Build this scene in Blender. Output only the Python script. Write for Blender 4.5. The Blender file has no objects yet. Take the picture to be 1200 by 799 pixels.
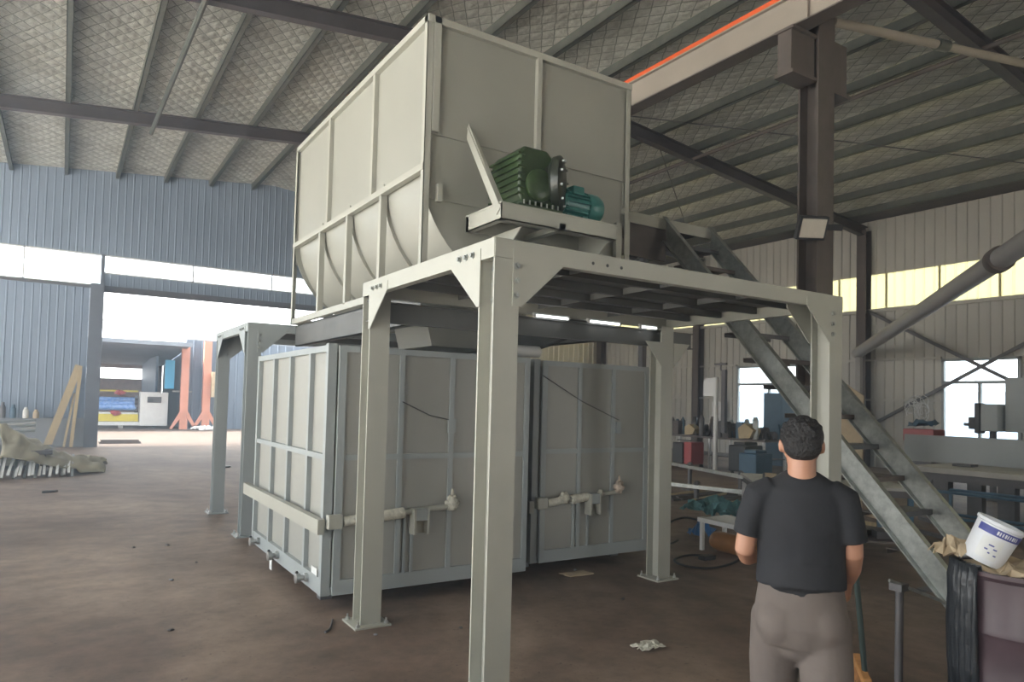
import bpy, bmesh, math, random
from mathutils import Vector, Matrix
PI = math.pi
random.seed(7)
S = bpy.context.scene
COL = S.collection

# ------------------------------------------------------------------ camera
cd = bpy.data.cameras.new('camera')
cam = bpy.data.objects.new('camera', cd); COL.objects.link(cam)
F = Vector((0.53015405, 0.84706658, 0.0376152)); R_ = Vector((0.84687461, -0.53117328, 0.02565809)); U = Vector((-0.0417143, -0.01825262, 0.99896284))
cam.matrix_world = Matrix(((R_.x, U.x, -F.x, 0), (R_.y, U.y, -F.y, 0), (R_.z, U.z, -F.z, 1.68), (0, 0, 0, 1)))
cd.sensor_fit = 'HORIZONTAL'; cd.sensor_width = 36
cd.lens = 814.976 / 1200 * 36
cd.shift_x = (600 - 583.084) / 1200; cd.shift_y = (440.049 - 399.5) / 1200
cd.clip_end = 300; cd.clip_start = 0.05
S.camera = cam
# ------------------------------------------------------------------ world and light
w = bpy.data.worlds.new('world'); S.world = w; w.use_nodes = True
wn = w.node_tree.nodes; wn.clear(); wl = w.node_tree.links
wo = wn.new('ShaderNodeOutputWorld'); wb = wn.new('ShaderNodeBackground')
tc = wn.new('ShaderNodeTexCoord'); sx = wn.new('ShaderNodeSeparateXYZ'); rp = wn.new('ShaderNodeValToRGB')
wl.new(tc.outputs['Generated'], sx.inputs[0]); wl.new(sx.outputs['Z'], rp.inputs[0])
rp.color_ramp.elements[0].position = 0.0; rp.color_ramp.elements[0].color = (0.92, 0.97, 1.0, 1)
rp.color_ramp.elements[1].position = 0.6; rp.color_ramp.elements[1].color = (0.90, 0.96, 1.0, 1)
wl.new(rp.outputs[0], wb.inputs[0]); wb.inputs[1].default_value = 6.0
wl.new(wb.outputs[0], wo.inputs[0])
S.view_settings.view_transform = 'Standard'; S.view_settings.look = 'None'
S.view_settings.gamma = 1; S.view_settings.use_curve_mapping = False
S.view_settings.exposure = -0.12
S.cycles.use_denoising = True
S.cycles.max_bounces = 8; S.cycles.diffuse_bounces = 5; S.cycles.sample_clamp_indirect = 6

def area(name, loc, rot, sx_, sy_, power, color=(1, 1, 1), portal=False):
    l = bpy.data.lights.new(name, 'AREA'); l.shape = 'RECTANGLE'; l.size = sx_; l.size_y = sy_; l.energy = power; l.color = color
    o = bpy.data.objects.new(name, l); COL.objects.link(o); o.location = loc; o.rotation_euler = rot
    if portal: l.cycles.is_portal = True
    return o
sl = bpy.data.lights.new('sun', 'SUN'); sl.energy = 31; sl.angle = math.radians(14); sl.color = (1.0, 0.97, 0.92)
so_ = bpy.data.objects.new('sun', sl); COL.objects.link(so_); so_.rotation_euler = (math.radians(0), math.radians(-42), 0)
# sky portals in the building's openings
PORTALS = [
 ('portal_door', (4.6, 24.8, 3.0), (-PI/2, 0, 0), 7.8, 5.8),
 ('portal_side', (-9.1, 9.0, 3.6), (0, -PI/2, 0), 7.2, 28.0),
 ('portal_rear', (11.8, -7.9, 2.1), (PI/2, 0, 0), 4.4, 4.2),
]
for n, l, r, a, b in PORTALS: area(n, l, r, a, b, 1, portal=True)

# ------------------------------------------------------------------ materials
def mat(name, col, rough=0.5, metal=0.0, noise=0.0, nscale=6.0, bump=0.0, bscale=40.0, col2=None, emit=None, estr=0, stretch=None, spec=0.5):
    m = bpy.data.materials.new(name); m.use_nodes = True
    nt = m.node_tree; b = nt.nodes['Principled BSDF']
    b.inputs['Roughness'].default_value = rough; b.inputs['Metallic'].default_value = metal
    b.inputs['Specular IOR Level'].default_value = spec
    c = (*col, 1)
    if noise or col2:
        t = nt.nodes.new('ShaderNodeTexCoord'); n = nt.nodes.new('ShaderNodeTexNoise')
        n.inputs['Scale'].default_value = nscale; n.inputs['Detail'].default_value = 6; n.inputs['Roughness'].default_value = 0.65
        if stretch:
            mp = nt.nodes.new('ShaderNodeMapping'); mp.inputs['Scale'].default_value = stretch
            nt.links.new(t.outputs['Object'], mp.inputs[0]); nt.links.new(mp.outputs[0], n.inputs['Vector'])
        else: nt.links.new(t.outputs['Object'], n.inputs['Vector'])
        r = nt.nodes.new('ShaderNodeValToRGB')
        c2 = col2 if col2 else tuple(x * (1 - noise) for x in col)
        r.color_ramp.elements[0].position = 0.35; r.color_ramp.elements[0].color = (*c2, 1)
        r.color_ramp.elements[1].position = 0.65; r.color_ramp.elements[1].color = c
        nt.links.new(n.outputs['Fac'], r.inputs[0]); nt.links.new(r.outputs[0], b.inputs['Base Color'])
    else: b.inputs['Base Color'].default_value = c
    if bump:
        t = nt.nodes.new('ShaderNodeTexCoord'); n = nt.nodes.new('ShaderNodeTexNoise'); n.inputs['Scale'].default_value = bscale; n.inputs['Detail'].default_value = 4
        bp = nt.nodes.new('ShaderNodeBump'); bp.inputs['Strength'].default_value = bump; bp.inputs['Distance'].default_value = 0.02
        nt.links.new(t.outputs['Object'], n.inputs['Vector']); nt.links.new(n.outputs['Fac'], bp.inputs['Height']); nt.links.new(bp.outputs[0], b.inputs['Normal'])
    if emit:
        b.inputs['Emission Color'].default_value = (*emit, 1); b.inputs['Emission Strength'].default_value = estr
    return m
M = {}
M['paint'] = mat('grey_paint', (0.385, 0.385, 0.338), 0.38, noise=0.10, nscale=2.5, bump=0.05, bscale=8)
M['paint_sheet'] = mat('grey_paint_sheet', (0.300, 0.300, 0.262), 0.34, noise=0.08, nscale=1.5, bump=0.12, bscale=2.2)
M['paint_blue'] = mat('blue_grey_paint', (0.31, 0.34, 0.345), 0.42, noise=0.10, nscale=2.0, bump=0.08, bscale=3)
M['paint_box'] = mat('blue_grey_sheet', (0.30, 0.30, 0.272), 0.42, noise=0.08, nscale=1.5, bump=0.10, bscale=2.5)
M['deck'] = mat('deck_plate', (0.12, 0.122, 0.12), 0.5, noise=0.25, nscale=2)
M['galv'] = mat('galvanised_steel', (0.42, 0.44, 0.42), 0.36, metal=0.75, noise=0.35, nscale=14)
M['steel'] = mat('bare_steel', (0.6, 0.62, 0.62), 0.28, metal=0.9, noise=0.2, nscale=10)
M['dark_steel'] = mat('dark_steel', (0.12, 0.115, 0.12), 0.5, metal=0.3, noise=0.3, nscale=4)
M['rust_steel'] = mat('brown_primed_steel', (0.12, 0.098, 0.088), 0.6, noise=0.3, nscale=3)
M['rafter'] = mat('dark_red_oxide_steel', (0.075, 0.065, 0.07), 0.6, noise=0.3, nscale=2)
M['purlin'] = mat('green_grey_purlin', (0.13, 0.14, 0.125), 0.45, metal=0.4, noise=0.35, nscale=5)
M['tan'] = mat('tan_painted_steel', (0.36, 0.32, 0.27), 0.55, noise=0.15, nscale=1.2)
M['orange'] = mat('orange_plastic', (0.75, 0.12, 0.03), 0.4)
M['white'] = mat('white_paint', (0.75, 0.76, 0.75), 0.4, noise=0.08, nscale=4)
M['black'] = mat('black_plastic', (0.02, 0.02, 0.022), 0.45)
M['rubber'] = mat('black_rubber', (0.015, 0.015, 0.016), 0.6)
M['green'] = mat('dark_green_casting', (0.035, 0.062, 0.022), 0.34, noise=0.35, nscale=9, bump=0.15, bscale=30)
M['greendark'] = mat('oily_green_casting', (0.035, 0.042, 0.032), 0.3, noise=0.4, nscale=12)
M['teal'] = mat('teal_motor_paint', (0.04, 0.17, 0.16), 0.35, noise=0.2, nscale=12)
M['foam'] = mat('cream_foam', (0.68, 0.66, 0.56), 0.8, noise=0.35, nscale=25, bump=0.5, bscale=45)
M['pinkfoam'] = mat('pinkish_foam', (0.66, 0.55, 0.45), 0.8, noise=0.35, nscale=25, bump=0.5, bscale=45)
M['wood'] = mat('raw_timber', (0.50, 0.40, 0.24), 0.7, noise=0.25, nscale=6, stretch=(8, 8, 1))
M['tarp'] = mat('grey_green_tarpaulin', (0.40, 0.375, 0.28), 0.65, noise=0.3, nscale=3, bump=0.5, bscale=5)
M['card'] = mat('cardboard', (0.50, 0.40, 0.27), 0.8, noise=0.2, nscale=8, bump=0.2, bscale=10)
M['red'] = mat('red_enamel', (0.36, 0.05, 0.05), 0.4, noise=0.2, nscale=8)
M['blue'] = mat('blue_plastic', (0.05, 0.20, 0.50), 0.35, noise=0.3, nscale=6)
M['bluepaint'] = mat('blue_painted_tube', (0.06, 0.13, 0.20), 0.45, noise=0.2, nscale=6)
M['salmon'] = mat('salmon_primer', (0.62, 0.28, 0.20), 0.6, noise=0.2, nscale=2)
M['yellow'] = mat('yellow_paint', (0.72, 0.60, 0.08), 0.5, noise=0.1, nscale=4)
M['brick'] = mat('pinkish_brick', (0.45, 0.32, 0.28), 0.85, noise=0.3, nscale=5)
M['roller'] = mat('blue_roller', (0.06, 0.22, 0.62), 0.4, col2=(0.35, 0.5, 0.8), nscale=9)
M['brown'] = mat('brown_cylinder', (0.30, 0.14, 0.05), 0.35, noise=0.3, nscale=8)
M['drum'] = mat('maroon_drum', (0.085, 0.055, 0.065), 0.42, noise=0.3, nscale=5)
M['bag'] = mat('black_bag', (0.022, 0.025, 0.03), 0.35, bump=0.6, bscale=12)
M['skin'] = mat('skin', (0.42, 0.215, 0.14), 0.5, noise=0.1, nscale=12)
M['hair'] = mat('black_hair', (0.012, 0.011, 0.012), 0.55, bump=0.8, bscale=90)
M['shirt'] = mat('black_cotton', (0.015, 0.016, 0.020), 0.85, noise=0.2, nscale=7, bump=0.35, bscale=9)
M['trousers'] = mat('brown_grey_cotton', (0.135, 0.112, 0.10), 0.85, noise=0.12, nscale=6, bump=0.4, bscale=8)
M['shoe'] = mat('dark_shoe', (0.03, 0.03, 0.035), 0.6)
M['outroof'] = mat('grey_outdoor_roof', (0.24, 0.27, 0.32), 0.6, noise=0.2, nscale=1)
M['outwall'] = mat('blue_grey_outdoor_wall', (0.14, 0.18, 0.24), 0.6, noise=0.15, nscale=0.6)
M['bluewall'] = mat('pale_blue_wall', (0.17, 0.23, 0.31), 0.7, noise=0.12, nscale=0.5)
M['ground'] = mat('sandy_yard', (0.12, 0.092, 0.076), 0.9, col2=(0.095, 0.072, 0.06), nscale=0.5)
M['tube'] = mat('strip_glow', (1, 1, 1), 0.3, emit=(0.95, 1, 1), estr=4)  # emission standing in for bright strips of light under the platform
M['lampglass'] = mat('floodlight_glass', (0.62, 0.58, 0.50), 0.25, noise=0.1, nscale=8)
M['orangewood'] = mat('orange_brown_wood', (0.50, 0.24, 0.08), 0.7, noise=0.35, nscale=14)
M['polished'] = mat('light_table_top', (0.42, 0.41, 0.38), 0.5, noise=0.2, nscale=4)
M['concrete_block'] = mat('pale_block_dado', (0.27, 0.29, 0.32), 0.8, noise=0.15, nscale=3)
M['tealmesh'] = mat('teal_netting', (0.12, 0.30, 0.32), 0.7, noise=0.4, nscale=25, bump=0.6, bscale=40)
M['labelblue'] = mat('blue_print', (0.06, 0.07, 0.28), 0.5)
M['labelwhite'] = mat('white_label', (0.74, 0.76, 0.80), 0.45)
M['pipegrey'] = mat('warm_grey_pipe_paint', (0.30, 0.29, 0.28), 0.5, noise=0.1, nscale=2)
M['cyan'] = mat('cyan_blue_paint', (0.06, 0.35, 0.60), 0.4)
M['doorcol'] = mat('dusty_blue_grey_steel', (0.12, 0.135, 0.17), 0.6, noise=0.2, nscale=2)
M['greenstick'] = mat('dark_green_pole', (0.03, 0.045, 0.04), 0.5)
M['plant'] = mat('thin_tree_leaves', (0.25, 0.30, 0.27), 0.8)

M['apron'] = mat('pale_bounce_ground', (0.78, 0.76, 0.70), 0.9, noise=0.08, nscale=0.5)  # near-white so the unseen ground throws light up onto the roof
def glass_mat():
    m = bpy.data.materials.new('window_glass'); m.use_nodes = True; nt = m.node_tree; nt.nodes.clear()
    o = nt.nodes.new('ShaderNodeOutputMaterial'); mx = nt.nodes.new('ShaderNodeMixShader'); t = nt.nodes.new('ShaderNodeBsdfTransparent'); g = nt.nodes.new('ShaderNodeBsdfGlossy')
    g.inputs['Roughness'].default_value = 0.05; t.inputs[0].default_value = (0.93, 0.97, 1, 1); mx.inputs[0].default_value = 0.06
    nt.links.new(t.outputs[0], mx.inputs[1]); nt.links.new(g.outputs[0], mx.inputs[2]); nt.links.new(mx.outputs[0], o.inputs[0]); return m
M['glass'] = glass_mat()
def fibre_mat():
    m = bpy.data.materials.new('translucent_fibreglass'); m.use_nodes = True; nt = m.node_tree; nt.nodes.clear()
    o = nt.nodes.new('ShaderNodeOutputMaterial'); mx = nt.nodes.new('ShaderNodeMixShader'); t = nt.nodes.new('ShaderNodeBsdfTranslucent'); tr = nt.nodes.new('ShaderNodeBsdfTransparent')
    t.inputs[0].default_value = (0.64, 0.61, 0.44, 1); tr.inputs[0].default_value = (0.85, 0.84, 0.70, 1); mx.inputs[0].default_value = 0.08
    nt.links.new(t.outputs[0], mx.inputs[1]); nt.links.new(tr.outputs[0], mx.inputs[2]); nt.links.new(mx.outputs[0], o.inputs[0]); return m
M['fibre'] = fibre_mat()

def foil_mat():
    m = bpy.data.materials.new('foil_with_wire_mesh'); m.use_nodes = True; nt = m.node_tree; N = nt.nodes; L = nt.links
    b = N['Principled BSDF']; b.inputs['Metallic'].default_value = 0.85
    t = N.new('ShaderNodeTexCoord')
    def lines(ang):
        mp = N.new('ShaderNodeMapping'); mp.inputs['Rotation'].default_value = (0, 0, ang); L.new(t.outputs['Object'], mp.inputs[0])
        wv = N.new('ShaderNodeTexWave'); wv.wave_type = 'BANDS'; wv.bands_direction = 'X'; wv.inputs['Scale'].default_value = 1.3; wv.inputs['Distortion'].default_value = 1.1; wv.inputs['Detail'].default_value = 3; wv.inputs['Detail Scale'].default_value = 2.5
        L.new(mp.outputs[0], wv.inputs['Vector'])
        r = N.new('ShaderNodeValToRGB'); r.color_ramp.elements[0].position = 0.0; r.color_ramp.elements[0].color = (1, 1, 1, 1); r.color_ramp.elements[1].position = 0.028; r.color_ramp.elements[1].color = (0, 0, 0, 1)
        L.new(wv.outputs['Fac'], r.inputs[0]); return wv, r
    w1, r1 = lines(0.6); w2, r2 = lines(-0.6)
    mxm = N.new('ShaderNodeMath'); mxm.operation = 'MAXIMUM'; L.new(r1.outputs[0], mxm.inputs[0]); L.new(r2.outputs[0], mxm.inputs[1])
    n = N.new('ShaderNodeTexNoise'); n.inputs['Scale'].default_value = 1.6; n.inputs['Detail'].default_value = 8; n.inputs['Roughness'].default_value = 0.7; L.new(t.outputs['Object'], n.inputs['Vector'])
    cr = N.new('ShaderNodeValToRGB'); cr.color_ramp.elements[0].position = 0.35; cr.color_ramp.elements[0].color = (0.62, 0.60, 0.54, 1); cr.color_ramp.elements[1].position = 0.62; cr.color_ramp.elements[1].color = (0.99, 0.98, 0.91, 1)
    L.new(n.outputs['Fac'], cr.inputs[0])
    mx = N.new('ShaderNodeMixRGB'); L.new(mxm.outputs[0], mx.inputs[0]); L.new(cr.outputs[0], mx.inputs[1]); mx.inputs[2].default_value = (0.30, 0.30, 0.26, 1)
    L.new(mx.outputs[0], b.inputs['Base Color'])
    # crumpled, quilted surface
    pil = N.new('ShaderNodeMath'); pil.operation = 'MULTIPLY'; L.new(w1.outputs['Fac'], pil.inputs[0]); L.new(w2.outputs['Fac'], pil.inputs[1])
    v = N.new('ShaderNodeTexNoise'); v.inputs['Scale'].default_value = 2.2; v.inputs['Detail'].default_value = 9; v.inputs['Roughness'].default_value = 0.72; L.new(t.outputs['Object'], v.inputs['Vector'])
    ad = N.new('ShaderNodeMath'); ad.operation = 'MULTIPLY_ADD'; L.new(v.outputs['Fac'], ad.inputs[0]); ad.inputs[1].default_value = 5.0; L.new(pil.outputs[0], ad.inputs[2])
    bp = N.new('ShaderNodeBump'); bp.inputs['Strength'].default_value = 1.0; bp.inputs['Distance'].default_value = 0.13
    L.new(ad.outputs[0], bp.inputs['Height']); L.new(bp.outputs[0], b.inputs['Normal'])
    b.inputs['Roughness'].default_value = 0.30
    return m
M['foil'] = foil_mat()

def floor_mat():
    m = bpy.data.materials.new('dusty_concrete_floor'); m.use_nodes = True; nt = m.node_tree; N = nt.nodes; L = nt.links
    b = N['Principled BSDF']; t = N.new('ShaderNodeTexCoord')
    def noise(sc, det, st=None, rough=0.6):
        n = N.new('ShaderNodeTexNoise'); n.inputs['Scale'].default_value = sc; n.inputs['Detail'].default_value = det; n.inputs['Roughness'].default_value = rough
        if st:
            mp = N.new('ShaderNodeMapping'); mp.inputs['Scale'].default_value = st; L.new(t.outputs['Object'], mp.inputs[0]); L.new(mp.outputs[0], n.inputs['Vector'])
        else: L.new(t.outputs['Object'], n.inputs['Vector'])
        return n
    a = noise(0.45, 5); r = N.new('ShaderNodeValToRGB')
    e = r.color_ramp.elements; e[0].position = 0.36; e[0].color = (0.135, 0.092, 0.070, 1); e[1].position = 0.66; e[1].color = (0.285, 0.215, 0.17, 1)
    L.new(a.outputs['Fac'], r.inputs[0])
    c = noise(3.5, 8, rough=0.75); r2 = N.new('ShaderNodeValToRGB'); e = r2.color_ramp.elements; e[0].position = 0.3; e[0].color = (0.45, 0.45, 0.45, 1); e[1].position = 0.7; e[1].color = (1.3, 1.28, 1.25, 1)
    L.new(c.outputs['Fac'], r2.inputs[0])
    mx = N.new('ShaderNodeMixRGB'); mx.blend_type = 'MULTIPLY'; mx.inputs[0].default_value = 0.85; L.new(r.outputs[0], mx.inputs[1]); L.new(r2.outputs[0], mx.inputs[2])
    d = noise(28, 3, rough=0.6); r3 = N.new('ShaderNodeValToRGB'); e = r3.color_ramp.elements; e[0].position = 0.63; e[0].color = (0, 0, 0, 1); e[1].position = 0.74; e[1].color = (1, 1, 1, 1)
    L.new(d.outputs['Fac'], r3.inputs[0])
    mx2 = N.new('ShaderNodeMixRGB'); L.new(r3.outputs[0], mx2.inputs[0]); L.new(mx.outputs[0], mx2.inputs[1]); mx2.inputs[2].default_value = (0.07, 0.045, 0.035, 1)
    L.new(mx2.outputs[0], b.inputs['Base Color'])
    b.inputs['Roughness'].default_value = 0.62; b.inputs['Specular IOR Level'].default_value = 0.35
    bp = N.new('ShaderNodeBump'); bp.inputs['Strength'].default_value = 0.25; bp.inputs['Distance'].default_value = 0.02; L.new(c.outputs['Fac'], bp.inputs['Height']); L.new(bp.outputs[0], b.inputs['Normal'])
    return m
M['floor'] = floor_mat()
def sheet_mat(name, col, col2):
    return mat(name, col, 0.5, col2=col2, nscale=0.6, stretch=(1, 1, 0.4))
M['wall_l'] = sheet_mat('blue_grey_wall_sheet', (0.21, 0.265, 0.355), (0.18, 0.23, 0.31))
M['wall_r'] = sheet_mat('beige_grey_wall_sheet', (0.52, 0.51, 0.46), (0.44, 0.435, 0.40))

M['wall_lit'] = sheet_mat('lit_cream_wall_sheet', (0.74, 0.70, 0.56), (0.66, 0.62, 0.50))  # paler than the other sheets: bright lighting put into the colour
# ------------------------------------------------------------------ mesh helpers
class MB:
    def __init__(s): s.v = []; s.f = []
    def box(s, x0, y0, z0, x1, y1, z1):
        n = len(s.v)
        s.v += [(x0, y0, z0), (x1, y0, z0), (x1, y1, z0), (x0, y1, z0), (x0, y0, z1), (x1, y0, z1), (x1, y1, z1), (x0, y1, z1)]
        s.f += [tuple(n + i for i in q) for q in ((0, 3, 2, 1), (4, 5, 6, 7), (0, 1, 5, 4), (1, 2, 6, 5), (2, 3, 7, 6), (3, 0, 4, 7))]
        return s
    def prism(s, pts, d):          # planar polygon extruded by vector d
        n = len(s.v); k = len(pts); d = Vector(d)
        s.v += [tuple(p) for p in pts] + [tuple(Vector(p) + d) for p in pts]
        s.f.append(tuple(n + i for i in range(k))[::-1]); s.f.append(tuple(n + k + i for i in range(k)))
        for i in range(k): j = (i + 1) % k; s.f.append((n + i, n + j, n + k + j, n + k + i))
        return s
    def bar(s, a, b, w, h, up=(0, 0, 1)):   # rectangular bar a->b, w across, h along up
        a = Vector(a); b = Vector(b); d = (b - a).normalized(); up = Vector(up)
        x = d.cross(up).normalized(); y = x.cross(d).normalized()
        P = [a + x * i * w / 2 + y * j * h / 2 for i, j in ((-1, -1), (1, -1), (1, 1), (-1, 1))]
        return s.prism(P, b - a)
    def tube(s, a, b, r, r2=None, n=12, cap=True):
        a = Vector(a); b = Vector(b); r2 = r if r2 is None else r2; d = (b - a).normalized()
        u = d.orthogonal().normalized(); v = d.cross(u); k = len(s.v)
        for P, q in ((a, r), (b, r2)):
            for i in range(n): t = 2 * PI * i / n; s.v.append(tuple(P + (u * math.cos(t) + v * math.sin(t)) * q))
        for i in range(n): j = (i + 1) % n; s.f.append((k + i, k + j, k + n + j, k + n + i))
        if cap: s.f.append(tuple(k + i for i in range(n))[::-1]); s.f.append(tuple(k + n + i for i in range(n)))
        return s
    def path(s, pts, r, n=8):
        pts = [Vector(p) for p in pts]; k = len(s.v); u = None
        for i, P in enumerate(pts):
            d = (pts[min(i + 1, len(pts) - 1)] - pts[max(i - 1, 0)]).normalized()
            if u is None: u = d.orthogonal().normalized()
            u = (u - d * u.dot(d)).normalized(); v = d.cross(u)
            for j in range(n): t = 2 * PI * j / n; s.v.append(tuple(P + (u * math.cos(t) + v * math.sin(t)) * r))
        for i in range(len(pts) - 1):
            for j in range(n): q = (j + 1) % n; s.f.append((k + i * n + j, k + i * n + q, k + (i + 1) * n + q, k + (i + 1) * n + j))
        s.f.append(tuple(k + j for j in range(n))[::-1]); e = k + (len(pts) - 1) * n; s.f.append(tuple(e + j for j in range(n)))
        return s
    def lathe(s, c, prof, axis=(0, 0, 1), n=24):    # prof = [(r, h)]
        c = Vector(c); d = Vector(axis).normalized(); u = d.orthogonal().normalized(); v = d.cross(u); k = len(s.v)
        for r, h in prof:
            for i in range(n): t = 2 * PI * i / n; s.v.append(tuple(c + d * h + (u * math.cos(t) + v * math.sin(t)) * max(r, 1e-4)))
        for a in range(len(prof) - 1):
            for i in range(n): j = (i + 1) % n; s.f.append((k + a * n + i, k + a * n + j, k + (a + 1) * n + j, k + (a + 1) * n + i))
        s.f.append(tuple(k + i for i in range(n))[::-1]); e = k + (len(prof) - 1) * n; s.f.append(tuple(e + i for i in range(n)))
        return s
    def blob(s, c, r, n=10, jag=0.0, seed=0, sq=(1, 1, 1)):
        rnd = random.Random(seed); k = len(s.v); c = Vector(c); m = n // 2 + 1
        for a in range(m + 1):
            ph = PI * a / m
            for i in range(n):
                t = 2 * PI * i / n; q = r * (1 + rnd.uniform(-jag, jag))
                s.v.append((c.x + q * sq[0] * math.sin(ph) * math.cos(t), c.y + q * sq[1] * math.sin(ph) * math.sin(t), c.z + q * sq[2] * math.cos(ph)))
        for a in range(m):
            for i in range(n): j = (i + 1) % n; s.f.append((k + a * n + i, k + a * n + j, k + (a + 1) * n + j, k + (a + 1) * n + i))
        return s
    def build(s, name, m, parent=None, loc=None, bevel=0, smooth=False, local=True):
        me = bpy.data.meshes.new(name); me.from_pydata(s.v, [], s.f); me.update()
        bm = bmesh.new(); bm.from_mesh(me); bmesh.ops.remove_doubles(bm, verts=bm.verts, dist=1e-5); bmesh.ops.recalc_face_normals(bm, faces=bm.faces); bm.to_mesh(me); bm.free()
        me.materials.append(M[m] if isinstance(m, str) else m)
        o = bpy.data.objects.new(name, me); COL.objects.link(o)
        if parent is not None:
            o.parent = parent
            base = WORLD.get(parent.name)
            if base is not None and local:
                me.transform(Matrix.Translation(-base)); WORLD[o.name] = base
        elif True:
            # origin at the mesh's base centre
            vs = [v.co for v in me.vertices]
            c = Vector(((min(v.x for v in vs) + max(v.x for v in vs)) / 2, (min(v.y for v in vs) + max(v.y for v in vs)) / 2, min(v.z for v in vs)))
            me.transform(Matrix.Translation(-c)); o.location = c; WORLD[o.name] = c
        if bevel:
            b = o.modifiers.new('bevel', 'BEVEL'); b.width = bevel; b.segments = 2; b.limit_method = 'ANGLE'
        if smooth:
            for p in me.polygons: p.use_smooth = True
            if smooth != 'all':
                try: me.set_sharp_from_angle(angle=math.radians(35))
                except Exception: pass
        return o
WORLD = {}
def spline(pts, n=8):
    P = [Vector(p) for p in pts]; P = [P[0]] + P + [P[-1]]; out = []
    for i in range(1, len(P) - 2):
        for k in range(n):
            t = k / n; a, b, c, d = P[i - 1:i + 3]
            out.append(0.5 * ((2 * b) + (c - a) * t + (2 * a - 5 * b + 4 * c - d) * t * t + (3 * b - a - 3 * c + d) * t ** 3))
    return out + [P[-2]]
def tag(o, label, cat, group=None, kind=None):
    if label: o['label'] = label
    if cat: o['category'] = cat
    if group: o['group'] = group
    if kind: o['kind'] = kind
    return o
def thing(name, loc, label, cat, group=None):
    o = bpy.data.objects.new(name, None); COL.objects.link(o); o.location = loc; o.empty_display_size = 0.1
    WORLD[o.name] = Vector(loc); return tag(o, label, cat, group)
def struct(mb, name, m, **k): return tag(mb.build(name, m, **k), None, None, kind='structure')
def copy_tree(src, delta, label=None, group=None, rot=None):
    def rec(o, par):
        c = o.copy(); COL.objects.link(c); c.parent = par
        for ch in [q for q in bpy.data.objects if q.parent == o]: rec(ch, c)
        return c
    r = rec(src, None); r.location = src.location + Vector(delta)
    if label: r['label'] = label
    if group: r['group'] = group
    return r

# ------------------------------------------------------------------ the hall
XR, ZR = 6.0, 9.04
def rz(x): return ZR - 0.1 * abs(x - XR)
XL, XW, YW, YB = -9.0, 21.0, 24.7, -8.0
struct(MB().box(XL - 1, YB - 1, -0.2, XW + 0.3, YW + 0.15, 0), 'floor', 'floor')
struct(MB().box(-45, YW + 0.15, -0.22, 60, 90, -0.01), 'ground', 'ground')
struct(MB().box(-45, -45, -0.22, 60, YB - 1, -0.01).box(-45, YB - 1, -0.22, XL - 1, YW + 0.15, -0.01).box(XL - 1, YB - 0.5, -0.005, -3.4, YW - 0.3, 0.004).box(XW + 0.3, YB - 1, -0.22, 60, YW + 0.15, -0.01), 'ground_bounce', 'apron')  # out of view; pale ground and indoor slab added as a light reflector

def rib_sheet(axis, fixed, a0, a1, z0, z1, pitch=0.30, depth=0.035, sgn=-1, slope=None):
    """vertical ribbed steel sheet with trapezoid ribs; slope(a) overrides the top"""
    mb = MB(); prof = []
    a = a0
    while a < a1 - 1e-6:
        for da, d in ((0, 0), (pitch * 0.72, 0), (pitch * 0.78, depth), (pitch * 0.92, depth), (pitch * 0.98, 0)):
            if a + da < a1: prof.append((a + da, d))
        a += pitch
    prof.append((a1, 0)); k = len(prof)
    for T in (0, 1):
        for q, d in prof:
            off = fixed + sgn * (d + 0.01) if not T else fixed - sgn * 0.02
            top = slope(q) if slope else z1
            for z in (z0, top):
                mb.v.append((q, off, z) if axis == 'x' else (off, q, z))
    for T in (0, 1):
        b = T * 2 * k
        for i in range(k - 1):
            mb.f.append((b + 2 * i, b + 2 * i + 2, b + 2 * i + 3, b + 2 * i + 1))
    return mb
def merge(*ms):
    r = MB()
    for m in ms:
        n = len(r.v); r.v += m.v; r.f += [tuple(n + i for i in f) for f in m.f]
    return r
# far wall (left in the photo), with its door opening and the strip windows
DX0, DX1 = 0.98, 8.6
wl_ = merge(rib_sheet('x', YW, XL, 0.62, 0.85, 4.90, pitch=0.21, depth=0.011),
            rib_sheet('x', YW, XL, DX1, 5.92, 9, slope=rz, pitch=0.21, depth=0.011),
            rib_sheet('x', YW, DX0, DX1, 4.95, 5.34, pitch=0.21, depth=0.011))
struct(wl_, 'wall_left', 'wall_l')
struct(rib_sheet('x', YW, DX1, XW, 0, 9, slope=rz, pitch=0.28), 'wall_far', 'wall_lit')
struct(MB().box(XL, YW - 0.16, 0, 0.62, YW + 0.05, 0.86), 'trim_1', 'concrete_block')
struct(MB().box(DX0, YW - 0.14, 4.76, DX1, YW - 0.02, 4.95), 'trim_2', 'rafter')
struct(MB().box(XL, YW - 0.08, 4.86, 0.62, YW - 0.01, 4.94), 'trim_3', 'dark_steel')
struct(MB().box(0.88, YW - 0.06, 4.9, 0.98, YW + 0.02, 5.93).box(DX1, YW - 0.06, 4.9, DX1 + 0.1, YW + 0.02, 5.93), 'trim_6', 'doorcol')
struct(rib_sheet('x', YW, 0.62, 0.9, 4.94, 5.92, pitch=0.21, depth=0.011), 'trim_7', 'wall_l') if 0 else None
# strip windows in the far wall
def strip_window(name, x0, x1, z0, z1, step):
    f = MB(); n = max(1, round((x1 - x0) / step))
    for i in range(1, n): x = x0 + (x1 - x0) * i / n; f.box(x - 0.02, YW - 0.03, z0, x + 0.02, YW + 0.02, z1)
    f.box(x0, YW - 0.03, z0, x1, YW + 0.02, z0 + 0.04); f.box(x0, YW - 0.03, z1 - 0.04, x1, YW + 0.02, z1)
    o = struct(f, name, 'white')
    MB().box(x0, YW - 0.004, z0, x1, YW + 0.004, z1).build('pane', 'glass', o)
strip_window('window_1', XL, 0.88, 4.94, 5.92, 2.0)
strip_window('window_2', DX0, DX1, 5.34, 5.92, 2.2)
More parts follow.
